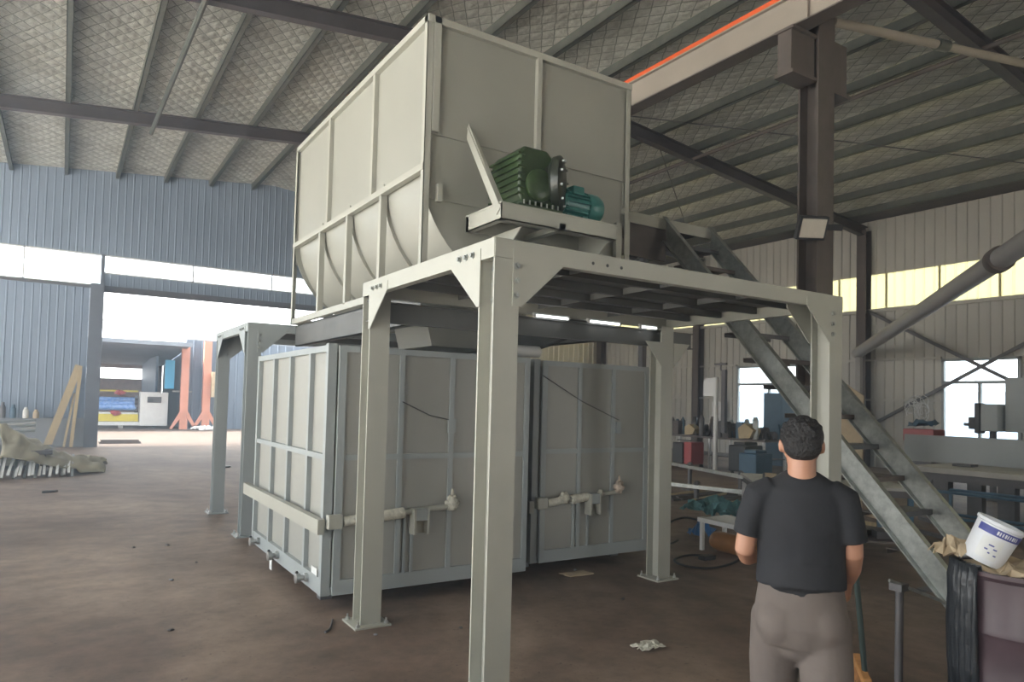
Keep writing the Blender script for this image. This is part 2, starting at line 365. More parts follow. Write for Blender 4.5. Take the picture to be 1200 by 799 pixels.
# right wall with strip window and two windows
W1 = (14.2, 16.93); W2 = (8.02, 9.93)
RW = [rib_sheet('y', XW, YB, YW, 5.87, rz(XW) + 0.0, pitch=0.28),
      rib_sheet('y', XW, YB, YW, 3.2, 4.78, pitch=0.28),
      rib_sheet('y', XW, YB, W2[0], 0, 3.2, pitch=0.28), rib_sheet('y', XW, W2[1], W1[0], 0, 3.2, pitch=0.28), rib_sheet('y', XW, W1[1], YW, 0, 3.2, pitch=0.28),
      rib_sheet('y', XW, W2[0], W2[1], 0, 0.95, pitch=0.28), rib_sheet('y', XW, W1[0], W1[1], 0, 0.95, pitch=0.28)]
struct(merge(*RW), 'wall_right', 'wall_r')
g_ = MB()
for z in (2.03, 3.24): 
    for a, b in ((YB, W2[0]), (W2[1], W1[0]), (W1[1], YW)): g_.box(XW - 0.12, a, z - 0.03, XW - 0.04, b, z + 0.03)
g_.box(XW - 0.13, YB, 4.70, XW - 0.04, YW, 4.80)
struct(g_, 'trim_4', 'wall_r')
# translucent strip
fs = merge(rib_sheet('y', XW, YB, YW, 4.78, 5.87, pitch=0.28, depth=0.02))
st = struct(MB().box(XW - 0.05, YB, 4.76, XW + 0.01, YW, 4.79), 'window_3', 'dark_steel')
fs.build('pane', 'fibre', st)
mm = MB()
for i in range(22): y = YB + i * 1.5; mm.box(XW - 0.05, y - 0.03, 4.78, XW - 0.03, y + 0.03, 5.87)
mm.build('mullion', mat('yellowed_joint', (0.45, 0.42, 0.22), 0.6), st)
def wall_window(name, y0, y1, z0, z1):
    f = MB(); t = 0.07; x0, x1 = XW - 0.08, XW + 0.02
    f.box(x0, y0, z0, x1, y1, z0 + t); f.box(x0, y0, z1 - t, x1, y1, z1); f.box(x0, y0, z0, x1, y0 + t, z1); f.box(x0, y1 - t, z0, x1, y1, z1)
    f.box(x0, y0, 2.50, x1, y1, 2.58); ym = y0 + (y1 - y0) * 0.5; f.box(x0, ym - 0.035, z0, x1, ym + 0.035, 2.5)
    o = struct(f, name, 'paint_blue'); MB().box(XW - 0.032, y0, z0, XW - 0.026, y1, z1).build('pane', 'glass', o)
wall_window('window_4', *W1, 0.95, 3.2); wall_window('window_5', *W2, 0.95, 3.2)
# roof: foil underside on two slopes
c_ = MB()
for x0, x1 in ((XL, XR), (XR, XW)):
    c_.prism([(x0, YB, rz(x0)), (x1, YB, rz(x1)), (x1, YB, rz(x1) + 0.1), (x0, YB, rz(x0) + 0.1)], (0, YW - YB + 0.3, 0))
struct(c_, 'ceiling', 'foil')
struct(MB().box(XW - 1.15, YB, rz(XW) + 0.0, XW - 0.02, YW, rz(XW) + 0.06), 'trim_5', 'rafter')
# near wall and outer side behind the camera, with unseen openings shaped for the daylight they let in
nb = merge(rib_sheet('x', YB, XL, 9.6, 0, 6.2, sgn=1), rib_sheet('x', YB, 14.0, XW, 0, 6.2, sgn=1), rib_sheet('x', YB, 9.6, 14, 4.2, 6.2, sgn=1), rib_sheet('x', YB, XL, XW, 6.2, 9, sgn=1, slope=rz))
struct(nb, 'wall_near', 'wall_r')
sb_ = merge(rib_sheet('y', XL, YB, -5.0, 0, 7.2, sgn=1), rib_sheet('y', XL, 23, YW, 0, 7.2, sgn=1), rib_sheet('y', XL, YB, YW, 7.2, rz(XL), sgn=1))
struct(sb_, 'wall_side', 'wall_l')

def ibeam_x(x0, x1, y, zt, h=0.38, w=0.18, steps=None):  # rafter following the roof between x0 and x1
    mb = MB(); t = 0.02
    zz = lambda x: rz(x) - zt
    P = lambda x, dz: (x, 0, zz(x) - dz)
    for ya, yb, a, b in ((-w / 2, w / 2, 0, t), (-w / 2, w / 2, h - t, h), (-0.01, 0.01, t, h - t)):
        mb.prism([(x0, y + ya, zz(x0) - a), (x1, y + ya, zz(x1) - a), (x1, y + ya, zz(x1) - b), (x0, y + ya, zz(x0) - b)], (0, yb - ya, 0))
    return mb
for y, pl in ((18.5, 'second from the far wall'), (12.1, 'third from the far wall, above the hopper'), (5.6, 'nearest, over the free-standing column')):
    t = thing('roof_rafter', (XR, y, rz(XR) - 0.5), 'dark steel roof rafter with sloping arms, ' + pl, 'roof beam', 'rafters under the foil roof')
    ibeam_x(XL, XR, y, 0.20, h=0.30).build('beam_arm', 'rafter', t); ibeam_x(XR, XW - 0.15, y, 0.20, h=0.30).build('beam_arm', 'rafter', t)
px = [XR - 0.75 - 1.36 * i for i in range(11)] + [XR + 0.75 + 1.3 * i for i in range(11)]
for x in px:
    mb = MB(); z = rz(x) - 0.01; h = 0.20
    mb.box(x - 0.005, YB, z - h, x + 0.01, YW - 0.05, z - 0.002); mb.box(x - 0.005, YB, z - h, x + 0.10, YW - 0.05, z - h + 0.012); mb.box(x + 0.09, YB, z - h, x + 0.10, YW - 0.05, z - h + 0.04)
    tag(mb.build('roof_purlin', 'purlin'), 'long steel roof purlin under the foil, ' + ('on the slope left of the ridge' if x < XR else 'on the slope right of the ridge'), 'purlin', 'left slope purlins' if x < XR else 'right slope purlins')
tag(MB().path([(1.55, 18.3, 7.85), (1.7, 12.0, 8.02), (1.75, 6, 8.02)], 0.05).build('roof_pipe', 'purlin'), 'pale pipe hung under the rafter between two left purlins', 'pipe')
tag(MB().path([(13.2, 17, 7.85), (13.0, 3, 7.9)], 0.045).build('roof_pipe', 'rust_steel'), 'thin brown pipe running along under the right roof slope', 'pipe')
for i, (a, b) in enumerate((((20.8, 5.8, 7.3), (10.5, 12.0, 8.35)), ((12, 12.1, 8.0), (20.6, 18.5, 7.2)))):
    tag(MB().tube(a, b, 0.014, n=6).build('brace_rod', 'dark_steel'), 'thin dark tie rod crossing diagonally beneath the right roof slope', 'tie rod', 'roof tie rods')
# wall columns
def hcol(x, y, z0, z1, w=0.16, t=0.012, d=None, m='paint', name='column', parent=None, axis='y'):
    d = d or w; mb = MB()
    if axis == 'y':  # flanges face -Y and +Y
        mb.box(x, y, z0, x + w, y + t, z1); mb.box(x, y + d - t, z0, x + w, y + d, z1); mb.box(x + w / 2 - t / 2, y + t, z0, x + w / 2 + t / 2, y + d - t, z1)
    else:
        mb.box(x, y, z0, x + t, y + d, z1); mb.box(x + w - t, y, z0, x + w, y + d, z1); mb.box(x + t, y + d / 2 - t / 2, z0, x + w - t, y + d / 2 + t / 2, z1)
    return mb.build(name, m, parent)
for y, l in ((24.2, 'in the far corner of the right wall'), (18.5, 'on the right wall left of the small window'), (11.95, 'on the right wall between the two windows'), (5.5, 'on the right wall beyond the big window')):
    tag(hcol(XW - 0.36, y, 0, rz(XW) - 0.3, w=0.3, m='rust_steel', name='wall_column', axis='x'), 'brown steel wall column ' + l, 'column', 'columns along the right wall')
for x, l in ((0.62, 'at the left edge of the big doorway'), (DX1, 'at the right edge of the big doorway')):
    tag(hcol(x, YW - 0.42, 0, 4.96, w=0.36, d=0.36, m='doorcol', name='door_column'), 'dark steel column ' + l, 'column')

# the free-standing column with corbel, and the crane girder
cc = thing('crane_column', (8.4, 5.5, 0), 'tall brown steel column with a box corbel, holding the crane girder', 'column')
hcol(8.36, 5.5, 0, 8.3, w=0.36, t=0.03, d=0.30, m='rust_steel', name='column_shaft', parent=cc, axis='y')
MB().box(7.86, 5.56, 6.1, 8.36, 5.76, 6.66).box(7.84, 5.52, 6.05, 8.36, 5.80, 6.1).box(7.84, 5.52, 6.64, 8.36, 5.80, 6.68).build('corbel', 'rust_steel', cc)
MB().box(8.72, 5.56, 6.05, 9.1, 5.76, 6.75).box(8.72, 5.52, 6.0, 9.12, 5.80, 6.05).build('corbel', 'rust_steel', cc)
MB().box(8.34, 5.48, 0, 8.76, 5.84, 0.03).build('base_plate', 'rust_steel', cc)
cg = thing('crane_girder', (8.0, 8, 6.69), 'long tan crane girder running along the hall above the hopper', 'girder')
MB().box(7.98, YB + 0.2, 6.71, 8.01, YW - 0.2, 7.12).build('web', 'tan', cg)
MB().box(7.90, YB + 0.2, 6.69, 8.16, YW - 0.2, 6.71).build('flange', 'rust_steel', cg); MB().box(7.92, YB + 0.2, 7.12, 8.10, YW - 0.2, 7.14).build('flange', 'tan', cg)
for y in (5.4, 12.0, 18.4):
    MB().box(7.93, y - 0.02, 6.71, 7.98, y + 0.02, 7.12).build('stiffener', 'tan', cg)
br = thing('conductor_rail', (8.0, 8, 7.14), 'orange conductor rail lying along the top of the crane girder', 'rail')
for dz, dx in ((0.0, 0.0), (0.055, 0.03)): MB().box(7.95 + dx, YB + 0.4, 7.15 + dz, 8.0 + dx, YW - 0.4, 7.19 + dz).build('rail_bar', 'orange', br)
# tan tube brace under the roof and the coupled diagonal pipe
tp = thing('roof_brace', (8.72, 5.5, 6.95), 'tan round tube brace running from the free-standing column to the right', 'brace')
MB().tube((8.72, 5.52, 6.98), (14.2, 4.85, 7.55), 0.06, n=14).build('tube', 'tan', tp, smooth=True)
MB().tube((10.9, 5.25, 7.21), (11.15, 5.22, 7.235), 0.085, n=14).build('coupling', 'purlin', tp, smooth=True)
fl = thing('floodlight', (8.0, 5.4, 3.99), 'square floodlight clamped low on the free-standing brown column', 'lamp')
rot = Matrix.Rotation(math.radians(18), 4, 'X')
h_ = MB().box(-0.19, -0.04, -0.15, 0.19, 0.04, 0.15); h2 = MB().box(-0.16, -0.052, -0.12, 0.16, -0.04, 0.12); h3 = MB().box(-0.02, 0.03, -0.04, 0.02, 0.10, 0.04).box(-0.02, 0.08, -0.04, 0.46, 0.11, 0.04)
def place_mb(mb, loc, rz_=0, rx=0, ry=0):
    mt = Matrix.Translation(Vector(loc)) @ Matrix.Rotation(rz_, 4, 'Z') @ Matrix.Rotation(ry, 4, 'Y') @ Matrix.Rotation(rx, 4, 'X')
    mb.v = [tuple(mt @ Vector(v)) for v in mb.v]; return mb
for m_, n_, k_ in ((h_, 'housing', 'black'), (h2, 'lamp_glass', 'lampglass'), (h3, 'bracket', 'black')):
    place_mb(m_, (7.98, 5.33, 3.99), math.radians(-28), math.radians(25)).build(n_, k_, fl, bevel=0.008)
# X bracing in front of the big window
for a, b, l in (((XW - 0.14, 12.0, 1.2), (XW - 0.14, 6.0, 4.6), 'rising to the right'), ((XW - 0.20, 6.0, 1.3), (XW - 0.20, 12.0, 4.75), 'rising to the left')):
    tag(MB().bar(a, b, 0.05, 0.09).build('wall_brace', 'dark_steel'), 'steel angle brace crossing the right-hand window, ' + l, 'brace')
cp = thing('conveyor_pipe', (19.6, 11, 3.4), 'thick grey pipe slanting up to the right across the strip window', 'pipe')
P1, P2 = Vector((20.3, 12.0, 3.42)), Vector((10.2, 3.25, 4.22))
MB().tube(P1, P2, 0.16, n=18).build('pipe_run', 'pipegrey', cp, smooth=True)
q = P1.lerp(P2, 0.80); q2 = P1.lerp(P2, 0.815); MB().tube(q, q2, 0.20, n=18).build('coupling', 'rust_steel', cp, smooth=True)
q = P1.lerp(P2, 0.985); MB().bar((q.x, q.y, 0), (q.x, q.y, q.z - 0.1), 0.14, 0.14, up=(0, 1, 0)).build('support_post', 'pipegrey', cp)
MB().bar((20.1, 11.83, 0), (20.1, 11.83, 3.3), 0.14, 0.14, up=(0, 1, 0)).build('support_post', 'pipegrey', cp)

# ------------------------------------------------------------------ the steel platforms
H = 2.56; W = 0.16
def bolt(mb, p, d, r=0.012, h=0.02):
    p = Vector(p); d = Vector(d); mb.tube(p, p + d * h, r, n=6); mb.tube(p, p + d * 0.006, r * 1.6, n=10)
def column_set(t, x, y, z1, gx, gy, m='paint', lean=True):
    """column footprint [x,x+W]x[y,y+W]; gx,gy = direction of the gussets (+1/-1/0)"""
    c = hcol(x, y, 0.012, z1, parent=t, m=m)
    bp = MB().box(x - 0.06, y - 0.06, 0, x + W + 0.06, y + W + 0.06, 0.014).build('base_plate', m, c)
    for i in (-1, 1):
        for j in (-1, 1):
            b = MB(); bx, by = x + W / 2 + i * 0.11, y + W / 2 + j * 0.11
            b.tube((bx, by, 0), (bx, by, 0.055), 0.008, n=8).tube((bx, by, 0.014), (bx, by, 0.032), 0.016, n=6); b.build('anchor_bolt', 'steel', c)
    gl, gh = 0.34, 0.26
    if gx:   # gusset in the outer flange plane (along X) on both faces
        for yy, dy in ((y - 0.008, -1), (y + W, 1)):
            ys = yy if dy < 0 else yy
            xa = x + W - 0.045 if gx > 0 else x + 0.045
            pts = [(xa, ys, z1 + 0.055), (xa + gx * gl, ys, z1 + 0.055), (xa + gx * gl, ys, z1 - 0.005), (xa + gx * 0.06, ys, z1 - gh), (xa, ys, z1 - gh)]
            g = MB().prism(pts, (0, 0.008, 0)).build('gusset_plate', m, c)
            for k in range(3): b = MB(); bolt(b, (xa + gx * 0.022, ys if dy < 0 else ys + 0.008, z1 - 0.04 - 0.08 * k), (0, dy, 0)); b.build('bolt', 'galv', g)
    if gy:
        xs = x - 0.008
        ya = y + W - 0.02 if gy > 0 else y + 0.02
        pts = [(xs, ya, z1 + 0.06), (xs, ya + gy * gl, z1 + 0.06), (xs, ya + gy * gl, z1 - 0.005), (xs, ya + gy * 0.03, z1 - gh), (xs, ya, z1 - gh)]
        g = MB().prism(pts, (0.008, 0, 0)).build('gusset_plate', m, c)
        for k in range(3): b = MB(); bolt(b, (xs, ya + gy * (0.08 + 0.075 * k), z1 + 0.035), (-1, 0, 0)); b.build('bolt', 'galv', g)
        for k in range(3): b = MB(); bolt(b, (x + W / 2 - 0.006, y + 0.11, z1 - 0.05 - 0.085 * k), (-1, 0, 0), 0.014); b.build('bolt', 'galv', c)
    return c
def beam_x(t, x0, x1, y, z0, z1, m='paint', d=0.06, name='beam', holes=()):
    b = MB().box(x0, y, z0, x1, y + 0.006, z1).box(x0, y + 0.006, z1 - 0.008, x1, y + d, z1).box(x0, y + 0.006, z0, x1, y + d, z0 + 0.008).build(name, m, t)
    if holes:
        for hx in holes: MB().tube((hx, y - 0.002, (z0 + z1) / 2 - 0.005), (hx, y + 0.001, (z0 + z1) / 2 - 0.005), 0.010, n=10).build('bolt_hole', 'black', b)
    return b
def beam_y(t, y0, y1, x, z0, z1, m='paint', d=0.06, s=1, name='beam'):
    mb = MB()
    for a, b, c_, e in ((0, 0.006, z0, z1), (0.006, d, z1 - 0.008, z1), (0.006, d, z0, z0 + 0.008)):
        xs = sorted((x + s * a, x + s * b)); mb.box(xs[0], y0, c_, xs[1], y1, e)
    return mb.build(name, m, t)
# near platform
X0, X1, Y0, Y1 = 1.928, 5.10, 3.138, 5.05
t = thing('steel_platform', ((X0 + X1) / 2, (Y0 + Y1) / 2, 0), 'nearer grey steel platform on four bolted H columns carrying the front of the hopper', 'platform', 'steel platforms under the hopper')
zc = H - 0.10
column_set(t, X0, Y0, zc, 1, 1); column_set(t, X1 - W, Y0, zc, -1, 0); column_set(t, X0, Y1 - W, zc, 0, -1); column_set(t, X1 - W, Y1 - W, zc, 0, 0)
cD = [c for c in t.children if c.name.startswith('column')][-1]
for s_ in (-1, 1):
    xa = X1 - W / 2 + s_ * W / 2; MB().prism([(xa, Y1 - W - 0.008, 2.30), (xa + s_ * 0.22, Y1 - W - 0.008, 2.30), (xa, Y1 - W - 0.008, 2.06)], (0, 0.008, 0)).build('gusset_plate', 'paint', cD)
beam_x(t, X0, X1, Y0 - 0.004, H - 0.105, H, holes=(2.60, 2.71, 2.82, 4.66, 4.74, 4.82)); beam_y(t, Y0 + 0.002, Y1, X0 - 0.004, H - 0.105, H); beam_y(t, Y0 + 0.002, Y1, X1 + 0.004, H - 0.105, H, s=-1)
beam_x(t, X0, X1, Y1 - 0.06, H - 0.105, H)
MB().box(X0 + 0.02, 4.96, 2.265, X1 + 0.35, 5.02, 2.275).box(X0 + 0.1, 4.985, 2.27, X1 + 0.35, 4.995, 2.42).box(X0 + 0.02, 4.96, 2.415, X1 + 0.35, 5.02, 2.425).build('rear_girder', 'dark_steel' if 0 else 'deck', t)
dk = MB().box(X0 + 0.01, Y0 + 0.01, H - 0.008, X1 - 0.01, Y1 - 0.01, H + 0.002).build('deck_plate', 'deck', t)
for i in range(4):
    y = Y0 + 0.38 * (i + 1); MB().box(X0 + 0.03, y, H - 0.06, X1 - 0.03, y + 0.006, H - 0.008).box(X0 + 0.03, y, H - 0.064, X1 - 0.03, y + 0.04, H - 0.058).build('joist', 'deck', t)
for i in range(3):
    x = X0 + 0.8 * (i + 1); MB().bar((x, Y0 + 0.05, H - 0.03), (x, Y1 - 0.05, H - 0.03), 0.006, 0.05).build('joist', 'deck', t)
for a, b, l in ((3.46, 3.81, 'leftmost'), (4.06, 4.42, 'middle'), (4.70, 4.90, 'rightmost and shortest')):  # added tubes and holders stand in for bright strips of light
    tb = thing('glow_strip', ((a + b) / 2, 4.93, 2.42), 'added white glowing tube standing in for a bright strip of light under the near platform, %s of three' % l, 'light', 'glowing light stand-ins under the platform')
    MB().tube((a, 4.93, 2.437), (b, 4.93, 2.437), 0.011, n=10).build('strip_glow', 'tube', tb)
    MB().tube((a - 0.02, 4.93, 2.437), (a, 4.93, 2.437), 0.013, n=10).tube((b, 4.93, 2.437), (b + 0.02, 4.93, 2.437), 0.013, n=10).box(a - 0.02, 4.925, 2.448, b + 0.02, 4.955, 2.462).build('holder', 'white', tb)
# far platform
x0, x1, y0, y1 = 1.865, 5.05, 8.634, 10.48 + W
t2 = thing('steel_platform', ((x0 + x1) / 2, (y0 + y1) / 2, 0), 'farther blue-grey steel platform, behind the containers, carrying the back of the hopper', 'platform', 'steel platforms under the hopper')
pb = 'paint_blue'
column_set(t2, x0, y0, zc, 1, 1, m=pb); column_set(t2, x1 - W, y0, zc, -1, 0, m=pb); column_set(t2, x0, y1 - W, zc, 1, -1, m=pb); column_set(t2, x1 - W, y1 - W, zc, 0, 0, m=pb)
beam_x(t2, x0, x1, y0 - 0.004, H - 0.105, H, m=pb); beam_y(t2, y0 + 0.002, y1, x0 - 0.004, H - 0.105, H, m=pb); beam_y(t2, y0 + 0.002, y1, x1 + 0.004, H - 0.105, H, s=-1, m=pb); beam_x(t2, x0, x1, y1 - 0.06, H - 0.105, H, m=pb)
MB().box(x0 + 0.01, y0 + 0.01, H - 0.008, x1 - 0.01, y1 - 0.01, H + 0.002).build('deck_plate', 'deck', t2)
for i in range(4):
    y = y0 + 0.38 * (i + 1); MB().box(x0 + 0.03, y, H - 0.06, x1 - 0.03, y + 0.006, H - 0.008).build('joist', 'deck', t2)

# ------------------------------------------------------------------ the hopper
hx0, hx1, hy0, hy1, hb, ht = 2.357, 4.54, 4.95, 8.62, H + 0.004, 4.765
hp = thing('mixing_hopper', ((hx0 + hx1) / 2, (hy0 + hy1) / 2, hb), 'huge grey steel mixing hopper with framed panels and rounded trough, atop the platforms', 'hopper')
def hbox(name, m, *a, **k): return MB().box(*a).build(name, m, hp, **k)
# side panels (upper)
zm = 3.56
hbox('side_panel', 'paint_sheet', hx0 + 0.045, hy0 + 0.03, zm, hx0 + 0.05, hy1 - 0.03, ht - 0.01)
hbox('side_panel', 'paint_sheet', hx1 - 0.05, hy0 + 0.03, zm, hx1 - 0.045, hy1 - 0.03, ht - 0.01)
hbox('rear_panel', 'paint_sheet', hx0 + 0.03, hy1 - 0.05, 3.3, hx1 - 0.03, hy1 - 0.045, ht - 0.01)
hbox('front_panel', 'paint_sheet', hx0 + 0.03, hy0 + 0.030, 3.82, hx1 - 0.03, hy0 + 0.038, ht - 0.01)
# frame angles
def angle_post(x, y, z0, z1, sx, sy, w=0.055):
    mb = MB(); xa = sorted((x, x + sx * w)); ya = sorted((y, y + sy * 0.006)); mb.box(xa[0], ya[0], z0, xa[1], ya[1], z1)
    xa = sorted((x, x + sx * 0.006)); ya = sorted((y, y + sy * w)); mb.box(xa[0], ya[0], z0, xa[1], ya[1], z1); return mb
for x, sx in ((hx0, 1), (hx1, -1)):
    for y, sy in ((hy0, 1), (hy1, -1)):
        angle_post(x, y, hb, ht - 0.001, sx, sy).build('corner_post', 'paint', hp)
# a second inner upright at the front corners (the double post seen in the photo)
hbox('corner_post', 'paint', hx0 + 0.062, hy0 - 0.012, 3.83, hx0 + 0.12, hy0 + 0.03, ht); hbox('corner_post', 'paint', hx1 - 0.17, hy0 - 0.012, hb, hx1 - 0.10, hy0 + 0.03, 3.40)
hbox('upright', 'paint', hx1 - 0.058, hy0 - 0.008, hb, hx1 + 0.004, hy0 + 0.002, 3.45)
for y in (hy0, hy1 - 0.05):
    hbox('top_rail', 'paint', hx0, y - 0.012, ht - 0.055, hx1, y + 0.05, ht)
for x in (hx0 - 0.005, hx1 - 0.045):
    hbox('top_rail', 'paint', x, hy0 + 0.05, ht - 0.055, x + 0.05, hy1 - 0.05, ht)
for x in (hx0, hx1 - 0.05):
    for y in (6.08, 7.35): hbox('upright', 'paint', x, y - 0.025, zm, x + 0.05, y + 0.025, ht - 0.05)
    hbox('middle_rail', 'paint', x - 0.006, hy0 + 0.006, zm - 0.05, x + 0.05, hy1 - 0.006, zm + 0.005)
    for y in (5.84, 6.71, 7.58): hbox('lower_upright', 'paint', x, y - 0.028, hb + 0.05, x + 0.006, y + 0.028, zm - 0.05); hbox('lower_upright', 'paint', x + 0.006, y - 0.028, hb + 0.05, x + 0.06, y - 0.022, zm - 0.05)
    hbox('bottom_rail', 'paint', x, hy0 + 0.006, hb, x + 0.055, hy1 - 0.006, hb + 0.065)
hbox('middle_upright', 'paint', 3.43, hy0 - 0.015, 3.55, 3.475, hy0 + 0.03, ht - 0.05)
hbox('bottom_rail', 'paint', hx0, hy0, hb, hx1, hy0 + 0.05, hb + 0.065); hbox('bottom_rail', 'paint', hx0, hy1 - 0.05, hb, hx1, hy1, hb + 0.065)
# trough: half cylinder
cx_, cz_, rr = (hx0 + hx1) / 2, 3.62, 1.03
tr = MB(); n = 28
for y in (hy0 + 0.06, hy1 - 0.06):
    for R in (rr, rr - 0.01):
        for i in range(n + 1):
            a = PI + PI * i / n; tr.v.append((cx_ + R * math.cos(a), y, cz_ + R * math.sin(a)))
k = n + 1
for i in range(n): tr.f += [(i, i + 1, 2 * k + i + 1, 2 * k + i), (k + i, k + i + 1, 3 * k + i + 1, 3 * k + i)]
trough = tr.build('trough', 'paint_sheet', hp, smooth='all')
# front end plates: lower shield, inner plate, circular end plate
hbox('front_panel', 'paint_sheet', hx0 + 0.05, hy0 + 0.045, 3.30, hx1 - 0.02, hy0 + 0.052, 3.83)
dsk = [(cx_ + rr * 1.06 * math.cos(PI + PI * i / 40), hy0 + 0.056, cz_ + 1.0 * rr * math.sin(PI + PI * i / 40)) for i in range(41)]
MB().prism(dsk, (0, 0.008, 0)).build('end_plate', 'paint_sheet', hp)
dsk2 = [(cx_ + rr * 1.06 * math.cos(PI + PI * i / 40), hy1 - 0.064, cz_ + 1.0 * rr * math.sin(PI + PI * i / 40)) for i in range(41)]
MB().prism(dsk2, (0, 0.008, 0)).build('end_plate', 'paint_sheet', hp)
hbox('stop_lug', 'paint', 2.49, hy0 + 0.0, 3.28, 2.53, hy0 + 0.05, 3.42)
# ribs of trough
for y in (5.84, 6.71, 7.58):
    rb = MB(); 
    for i in range(n):
        a0, a1 = PI + PI * i / n, PI + PI * (i + 1) / n
        rb.prism([(cx_ + rr * math.cos(a0), y, cz_ + rr * math.sin(a0)), (cx_ + rr * math.cos(a1), y, cz_ + rr * math.sin(a1)), (cx_ + (rr + .03) * math.cos(a1), y, cz_ + (rr + .03) * math.sin(a1)), (cx_ + (rr + .03) * math.cos(a0), y, cz_ + (rr + .03) * math.sin(a0))], (0, 0.006, 0))
    rb.build('trough_rib', 'paint', hp)
# underside: floor sheet and discharge chute
hbox('cross_member', 'paint_blue', hx0 + 0.06, 7.60, hb + 0.004, hx1 - 0.06, 7.65, hb + 0.05)
hbox('cross_member', 'paint_blue', hx0 + 0.06, 6.30, hb + 0.004, hx1 - 0.06, 6.35, hb + 0.05)
for xx in (2.42, 4.42):
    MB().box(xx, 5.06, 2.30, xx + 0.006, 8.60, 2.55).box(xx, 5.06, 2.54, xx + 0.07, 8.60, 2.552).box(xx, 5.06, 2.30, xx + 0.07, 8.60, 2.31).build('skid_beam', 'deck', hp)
MB().prism([(3.0, 6.2, 2.60), (3.9, 6.2, 2.60), (3.8, 6.2, 2.22), (3.1, 6.2, 2.22)], (0, 0.8, 0)).build('discharge_chute', 'paint_box', hp)
# motor shelf with its struts
sx0, sx1, sy0, sy1, sz0, sz1 = 2.75, 3.90, 4.40, 4.94, 3.06, 3.18
sh = MB().box(sx0, sy0, sz0, sx1, sy0 + 0.008, sz1).box(sx0, sy0, sz0, sx0 + 0.008, sy1, sz1).box(sx1 - 0.008, sy0, sz0, sx1, sy1, sz1).box(sx0, sy1 - 0.04, sz0, sx1, sy1, sz1)
sh.box(sx0, sy0, sz0, sx0 + 0.06, sy1, sz0 + 0.008).box(sx0, sy0, sz0, sx1, sy0 + 0.06, sz0 + 0.008).box(3.3, sy0, sz0, 3.36, sy1, sz0 + 0.05)
shelf = sh.build('motor_shelf', 'paint', hp)
MB().box(sx0 - 0.005, sy0 - 0.005, sz1, sx1 + 0.005, sy1, sz1 + 0.012).build('shelf_plate', 'paint', shelf)
MB().prism([(sx0 - 0.009, 4.40, 3.15), (sx0 - 0.009, 4.46, 3.10), (sx0 - 0.009, 4.955, 3.84), (sx0 - 0.009, 4.93, 3.96)], (0.008, 0, 0)).build('shelf_strut', 'paint', shelf)
MB().bar((sx0 + 0.005, 4.42, 3.18), (sx0 + 0.005, 4.93, 3.92), 0.05, 0.012, up=(0, 1, 0.5)).build('shelf_strut', 'paint', shelf)
for x in (3.0, sx1 - 0.02): MB().prism([(x, 4.94, 3.06), (x, 4.5, 3.06), (x, 4.94, 2.72)], (0.012, 0, 0)).build('shelf_bracket', 'paint', shelf)

# green gear reducer
zs = sz1 + 0.012
gr = thing('gear_reducer', (3.170, 4.66, zs), 'dark green cast gear reducer with a round flange on the hopper shelf', 'gearbox')
B = MB().prism([(2.970, 4.46, zs + 0.05), (3.290, 4.46, zs + 0.05), (3.310, 4.46, zs + 0.40), (3.210, 4.46, zs + 0.50), (2.990, 4.46, zs + 0.50), (2.945, 4.46, zs + 0.44), (2.945, 4.46, zs + 0.12)], (0, 0.42, 0))
B.build('housing', 'green', gr, bevel=0.02, smooth=True)
for i in range(7): MB().box(2.925, 4.45, zs + 0.11 + i * 0.052, 2.990, 4.89, zs + 0.125 + i * 0.052).build('cooling_fin', 'green', gr)
MB().box(2.930, 4.43, zs, 3.350, 4.92, zs + 0.03).box(2.970, 4.45, zs + 0.03, 3.010, 4.90, zs + 0.07).box(3.250, 4.45, zs + 0.03, 3.290, 4.90, zs + 0.07).build('foot', 'green', gr, bevel=0.005)
MB().lathe((3.130, 4.46, zs + 0.20), [(0.13, 0), (0.13, 0.025), (0.11, 0.04), (0.05, 0.045)], axis=(0, -1, 0), n=32).build('side_cover', 'green', gr, smooth=True)
fg = MB().lathe((3.290, 4.57, zs + 0.27), [(0.17, 0), (0.175, 0.03), (0.215, 0.06), (0.222, 0.09), (0.222, 0.12), (0.20, 0.135), (0.10, 0.145)], axis=(1, -1.0, 0), n=40).build('flange', 'greendark', gr, smooth=True)
for i in range(10):
    a = 2 * PI * i / 10; c0 = Vector((3.290, 4.57, zs + 0.27)); ax = Vector((1, -1.0, 0)).normalized(); u = Vector((0, 0, 1)); v = ax.cross(u)
    p_ = c0 + ax * 0.125 + (u * math.cos(a) + v * math.sin(a)) * 0.185; MB().tube(p_, p_ + ax * 0.03, 0.012, n=6).build('bolt', 'galv', fg)
for i in range(7): MB().tube((2.980 + i * 0.055, 4.44, zs), (2.980 + i * 0.055, 4.44, zs + 0.065), 0.007, n=6).build('bolt', 'steel', gr)
MB().lathe((3.120, 4.66, zs + 0.50), [(0.03, 0), (0.03, 0.02), (0.015, 0.05)], n=12).build('breather_plug', 'greendark', gr)
